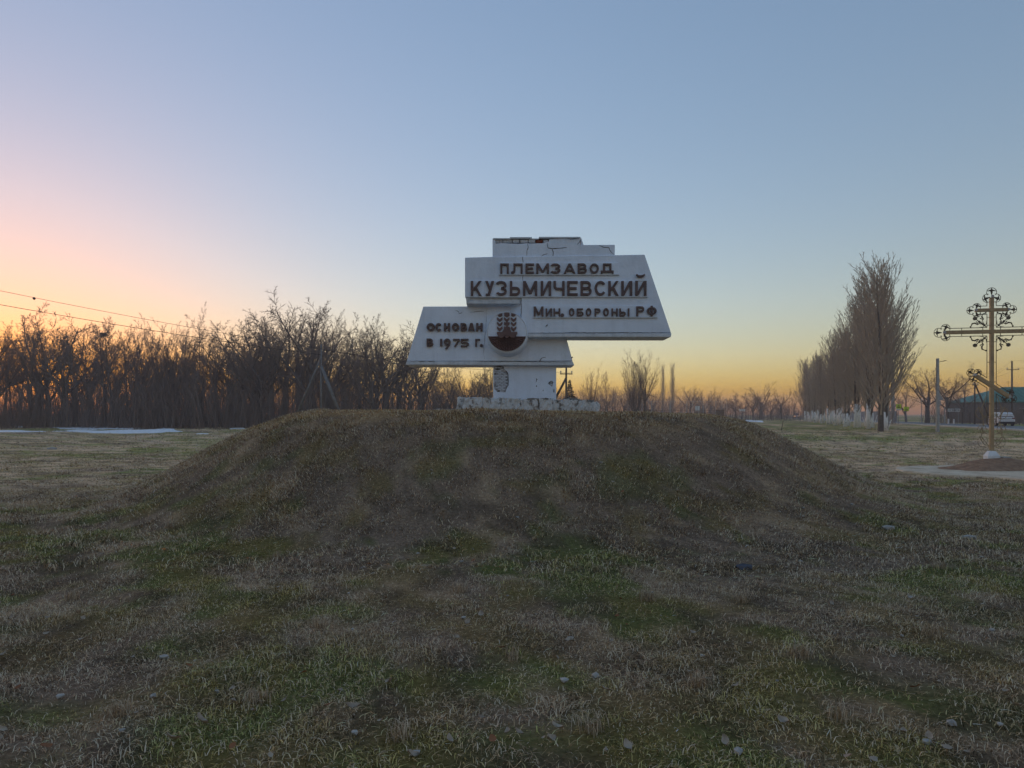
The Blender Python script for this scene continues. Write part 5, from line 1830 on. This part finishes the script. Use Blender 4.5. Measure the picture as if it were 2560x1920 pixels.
# ------------------------------------------------------------------ leaves, stones
def scatter_px(n, seed, ylo, yhi):
    rs = random.Random(seed)
    out = []
    for _ in range(n * 20):
        px, py = rs.uniform(-20, 2580), ylo + (yhi - ylo) * rs.random()
        Y = EYE * F / (py - HZ)
        X = gX(px, Y)
        if math.hypot(X - MCX, Y - MCY) < 8.2:       # walk the ray up the mound
            y = Y
            while y > 3:
                x = gX(px, y)
                if EYE - (py - HZ) / F * y > ghs(x, y): break
                y -= 0.1
            X, Y = x, y
        if Y > 14.5: continue
        out.append((X, Y))
        if len(out) == n: break
    return out


def leaf_mesh(seed, material):
    rs = random.Random(seed)
    m = MB()
    n = 5
    L = 0.027 * rs.uniform(0.8, 1.35)
    curl = rs.uniform(0.25, 0.6)
    prof = [0.15, 0.75, 1.0, 0.7, 0.05]
    for i in range(n):
        t = i / (n - 1)
        x = (t - 0.5) * 2 * L
        for k in (-1, 0, 1):
            w = prof[i] * L * 0.62 * rs.uniform(0.8, 1.2)
            m.v.append((x, k * w, 0.008 + curl * L * (abs(k) * 0.55 + (2 * t - 1) ** 2 * 0.6) + rs.uniform(-0.002, 0.002)))
    for i in range(n - 1):
        for k in range(2):
            a = i * 3 + k
            m.f.append((a, a + 3, a + 4, a + 1))
    me = m.mesh('fallen_leaf', material, True)
    return me


LM = [leaf_mesh(i, M['leaf']) for i in range(6)] + [leaf_mesh(50 + i, M['leaf_orange']) for i in range(2)]
rs = random.Random(77)
for i, (x, y) in enumerate(scatter_px(170, 9, 1110, 1915)):
    k = rs.choice([0, 1, 2, 3, 4, 5, 0, 1, 2, 3, 4, 5, 6, 7])
    o = bpy.data.objects.new('fallen_leaf', LM[k])
    COL.objects.link(o)
    o.location = (x, y, ghs(x, y) + 0.024)
    o.rotation_euler = (rs.uniform(-0.5, 0.5), rs.uniform(-0.5, 0.5), rs.uniform(0, 6.28))
    s_ = rs.uniform(0.5, 1.2)
    o.scale = (s_, s_, s_)
    if k < 6: tag(o, 'curled pale dry leaf lying in the grass before the monument', 'leaf', 'pale fallen leaves in the grass')
    else: tag(o, 'orange-brown dry leaf lying in the grass before the monument', 'leaf', 'orange fallen leaves in the grass')


def stone_mesh(seed):
    rs = random.Random(seed)
    bm = bmesh.new()
    bmesh.ops.create_icosphere(bm, subdivisions=1, radius=0.03)
    for v in bm.verts:
        v.co *= rs.uniform(0.7, 1.25)
        v.co.z *= 0.6
    me = bpy.data.meshes.new('stone')
    bm.to_mesh(me); bm.free()
    me.materials.append(M['stone'])
    return me


SM = [stone_mesh(i) for i in range(5)]
for i, (x, y) in enumerate(scatter_px(45, 21, 1100, 1900)):
    o = bpy.data.objects.new('stone', rs.choice(SM))
    COL.objects.link(o)
    o.location = (x, y, ghs(x, y) + 0.015)
    o.rotation_euler = (0, 0, rs.uniform(0, 6.28))
    s_ = rs.uniform(0.4, 1.1)
    o.scale = (s_, s_ * rs.uniform(0.7, 1.2), s_)
    tag(o, 'small pale stone lying in the grass before the monument', 'stone', 'pale stones in the grass')
for px, py, sc, lb in ((1856, 1415, 2.6, 'dark blue-grey stone, largest on the right foot of the mound'), (2217, 1326, 2.6, 'pale stone on the right foot of the mound'), (2420, 1348, 2.6, 'pale stone in the grass under the cross'), (130, 1122, 6.0, 'large pale stone in the far left field')):
    x, y = gp(px, py)
    o = bpy.data.objects.new('stone', SM[1])
    COL.objects.link(o)
    o.location = (x, y, ghs(x, y) + 0.02)
    o.scale = (sc * 1.3, sc, sc * 0.8)
    if 'blue-grey' in lb:
        o.data = o.data.copy(); o.data.materials.clear(); o.data.materials.append(M['slate'])
    tag(o, lb, 'stone')

# ------------------------------------------------------------------ grass
def grass(n, ylo, yhi, hmin, hmax, wid, segs, seed, power=1.0):
    r = np.random.default_rng(seed)
    k = int(n * 1.7)
    y = np.sqrt(r.uniform(ylo ** 2, yhi ** 2, k))
    x = r.uniform(-1, 1, k) * (0.76 * y + 1.2)
    # tufts and gaps
    d = fbm(x * 3.1, y * 3.1, 15, 3) * 0.6 + fbm(x * 0.9, y * 0.9, 16, 2) * 0.4
    keep = r.random(k) < np.clip((d - 0.30) / 0.35, 0.12, 1)
    u = np.hypot(x - MCX, y - MCY)
    keep &= ~((u < 8.0) & (y > MCY + 0.5))
    keep &= road_dist(x, y) > 4.8
    # not on the paving, soil or plinth
    keep &= ~((x > 10.8) & (x < 18.6) & (y > 17.2 - 0.0) & (y < 22) & ((x - 10.6) * 0.75 + (y - 19.3) > 0.2) & (y < 21.3))
    keep &= ~((x > gX(1150, 15.1)) & (x < gX(1490, 15.1)) & (y > 15.1) & (y < 17.4))
    x, y = x[keep][:n], y[keep][:n]
    n = len(x)
    z = gh(x, y)
    c, grn = patch(x, y, True)
    straw = r.random(n)
    t = fbm(x * 1.3 + 5, y * 1.3, 27, 3)
    dead = sstep(0.25, 0.95, straw + 0.45 * (t - 0.5))
    dead = straw < (0.50 - 0.42 * grn + 0.4 * (t - 0.5))
    pale = np.array((0.60, 0.41, 0.235))
    c = np.where(dead[:, None], c * 0.5 + pale * (0.3 + 0.6 * r.random(n))[:, None] * 0.6, c * np.where(grn[:, None] > 0.5, 1.25, 1.0))
    c = np.minimum(c * (1.45 * np.exp(r.normal(0, 0.85, n)))[:, None], np.array((0.68, 0.56, 0.40)))
    h = (hmin + (hmax - hmin) * r.random(n) ** 1.6) * (0.55 + 0.9 * t) * (1 + 0.5 * (d[keep][:n] - 0.5))
    h = np.where(dead, h * 1.15, h)
    ang = r.uniform(0, 2 * np.pi, n)
    # slope: matted grass hangs down the flank of the mound
    gx = (MCX - x) / np.maximum(u[keep][:n], 0.1); gy = (MCY - y) / np.maximum(u[keep][:n], 0.1)
    onm = ((u[keep][:n] > 4.2) & (u[keep][:n] < 8.4)).astype(float)
    lean = r.uniform(0.35, 1.35, n) + dead * 0.35
    dx, dy = np.cos(ang) * lean - gx * onm * 0.5, np.sin(ang) * lean - gy * onm * 0.5
    hz_ = h * 0.75
    sx, sy = np.sin(ang + r.uniform(-0.6, 0.6, n)), -np.cos(ang)
    w = wid * (0.6 + 0.8 * r.random(n))
    b = np.stack([x, y, z - 0.01], -1)
    side = np.stack([sx * w, sy * w, np.zeros(n)], -1)
    mid_ = b + np.stack([dx * h * 0.32, dy * h * 0.32, hz_ * 0.72], -1)
    tip = b + np.stack([dx * h * 0.95, dy * h * 0.95, hz_ * (1.0 - 0.25 * lean)], -1)
    if segs == 2:
        v = np.stack([b - side, b + side, mid_ + side * 0.75, mid_ - side * 0.75, tip], 1)
        i = np.arange(n)[:, None] * 5
        f = np.concatenate([np.concatenate([i, i + 1, i + 2], 1), np.concatenate([i, i + 2, i + 3], 1), np.concatenate([i + 3, i + 2, i + 4], 1)])
        m_ = 5
    else:
        v = np.stack([b - side, b + side, tip], 1)
        i = np.arange(n)[:, None] * 3
        f = np.concatenate([i, i + 1, i + 2], 1)
        m_ = 3
    return v.reshape(-1, 3), f, np.repeat(c, m_, 0)


def straw(n, ylo, yhi, lmin, lmax, wid, seed):
    """single long dead stalks lying over the turf"""
    r = np.random.default_rng(seed)
    k = int(n * 2.2)
    y = np.sqrt(r.uniform(ylo ** 2, yhi ** 2, k)); x = r.uniform(-1, 1, k) * (0.76 * y + 1.2)
    d = fbm(x * 1.6 + 3, y * 1.6, 115, 4)
    u = np.hypot(x - MCX, y - MCY)
    keep = (r.random(k) < np.clip((d - 0.38) / 0.22, 0.05, 1)) & ~((u < 8) & (y > MCY - 1.2))
    x, y = x[keep][:n], y[keep][:n]
    n = len(x)
    L = r.uniform(lmin, lmax, n)
    a = r.uniform(0, 2 * np.pi, n)
    bend = r.uniform(-0.9, 0.9, n)
    lift = r.uniform(0.02, 0.55, n) ** 1.5
    p = [np.stack([x, y, gh(x, y) + 0.012], -1)]
    for q in range(3):
        aa = a + bend * q
        px_, py_ = p[-1][:, 0] + np.cos(aa) * L / 3, p[-1][:, 1] + np.sin(aa) * L / 3
        hgt = np.sin((q + 1) / 3 * 2.3) * lift * L
        p.append(np.stack([px_, py_, gh(px_, py_) + 0.014 + hgt], -1))
    w = wid * r.uniform(0.6, 1.3, n)
    sd_ = np.stack([-np.sin(a) * w, np.cos(a) * w, w * 0.5], -1)
    v = np.stack([p[0] - sd_, p[0] + sd_, p[1] + sd_, p[1] - sd_, p[2] + sd_ * 0.8, p[2] - sd_ * 0.8, p[3]], 1)
    i = np.arange(n)[:, None] * 7
    f = np.concatenate([np.concatenate([i + b_ for b_ in t], 1) for t in ((0, 1, 2), (0, 2, 3), (3, 2, 4), (3, 4, 5), (5, 4, 6))])
    c = np.minimum(np.array((0.56, 0.39, 0.21))[None, :] * (0.8 * np.exp(r.normal(0, 0.5, n)))[:, None], 0.66)
    return v.reshape(-1, 3), f, np.repeat(c, 7, 0)


V, Fc, C = [], [], []
base = 0
for args in ((14000, 2.7, 7.0, 0.02, 0.075, 0.0011, 41), (36000, 7.0, 14.5, 0.03, 0.085, 0.0018, 42)):
    v, f, c = straw(*args)
    V.append(v); Fc.append(f + base); C.append(c)
    base += len(v)
for args in ((200000, 2.7, 7.0, 0.015, 0.06, 0.0020, 2, 1), (215000, 7.0, 14.8, 0.03, 0.085, 0.0034, 2, 2), (180000, 14.8, 30, 0.04, 0.10, 0.010, 1, 3), (80000, 30, 75, 0.05, 0.14, 0.024, 1, 4)):
    v, f, c = grass(*args)
    V.append(v); Fc.append(f + base); C.append(c)
    base += len(v)
rt = np.random.default_rng(88)
tx, ty = [], []
for px, py in [(800, 1575), (690, 1400), (180, 1500), (1620, 1500), (1850, 1500), (2330, 1590), (1480, 1830), (640, 1760), (2100, 1800), (1280, 1640), (420, 1330), (2350, 1420), (1000, 1850), (300, 1800), (1750, 1720), (1150, 1480), (2000, 1640)]:
    gx_, gy_ = gp(px, py)
    k = rt.integers(60, 130)
    tx.append(gx_ + rt.normal(0, 0.035, k)); ty.append(gy_ + rt.normal(0, 0.035, k))
tx, ty = np.concatenate(tx), np.concatenate(ty)
n_ = len(tx)
aa = rt.uniform(0, 6.28, n_); ll = rt.uniform(0.06, 0.15, n_); le = rt.uniform(0.2, 0.9, n_)
b_ = np.stack([tx, ty, gh(tx, ty) - 0.01], -1)
sd2 = np.stack([-np.sin(aa), np.cos(aa), np.zeros(n_)], -1) * 0.0017
md = b_ + np.stack([np.cos(aa) * ll * le * 0.35, np.sin(aa) * ll * le * 0.35, ll * 0.6], -1)
tp = b_ + np.stack([np.cos(aa) * ll * le, np.sin(aa) * ll * le, ll * (0.95 - 0.4 * le)], -1)
vv = np.stack([b_ - sd2, b_ + sd2, md + sd2, md - sd2, tp], 1).reshape(-1, 3)
ii = np.arange(n_)[:, None] * 5
V.append(vv); Fc.append(np.concatenate([np.concatenate([ii + q for q in t], 1) for t in ((0, 1, 2), (0, 2, 3), (3, 2, 4))]) + base)
C.append(np.repeat(np.array((0.48, 0.38, 0.26))[None, :] * rt.uniform(0.5, 1.2, n_)[:, None], 5, 0))
base += len(vv)
me = fast_mesh('grass', np.concatenate(V), np.concatenate(Fc))
set_col(me, np.concatenate(C))
me.materials.append(M['grass'])
go = bpy.data.objects.new('grass', me)
COL.objects.link(go)
tag(go, 'short matted winter grass, straw and green, over the field and mound', None, None, 'stuff')


# ------------------------------------------------------------------ evening haze
m = MB().box(-960, 960, -960, 992, -1.5, 24.0)
hz = m.build('haze', None, local=True)
hm = bpy.data.materials.new('evening_haze')
hm.use_nodes = True
hn, hl = hm.node_tree.nodes, hm.node_tree.links
for n_ in list(hn):
    if n_.type != 'OUTPUT_MATERIAL': hn.remove(n_)
pv = hn.new('ShaderNodeVolumePrincipled')
pv.inputs['Color'].default_value = (0.97, 0.87, 0.88, 1)
pv.inputs['Density'].default_value = 0.0011
pv.inputs['Anisotropy'].default_value = 0.2
hl.new(pv.outputs[0], [n_ for n_ in hn if n_.type == 'OUTPUT_MATERIAL'][0].inputs['Volume'])
hz.data.materials.append(hm)
tag(hz, 'thin cold evening haze over the field', None, None, 'stuff')
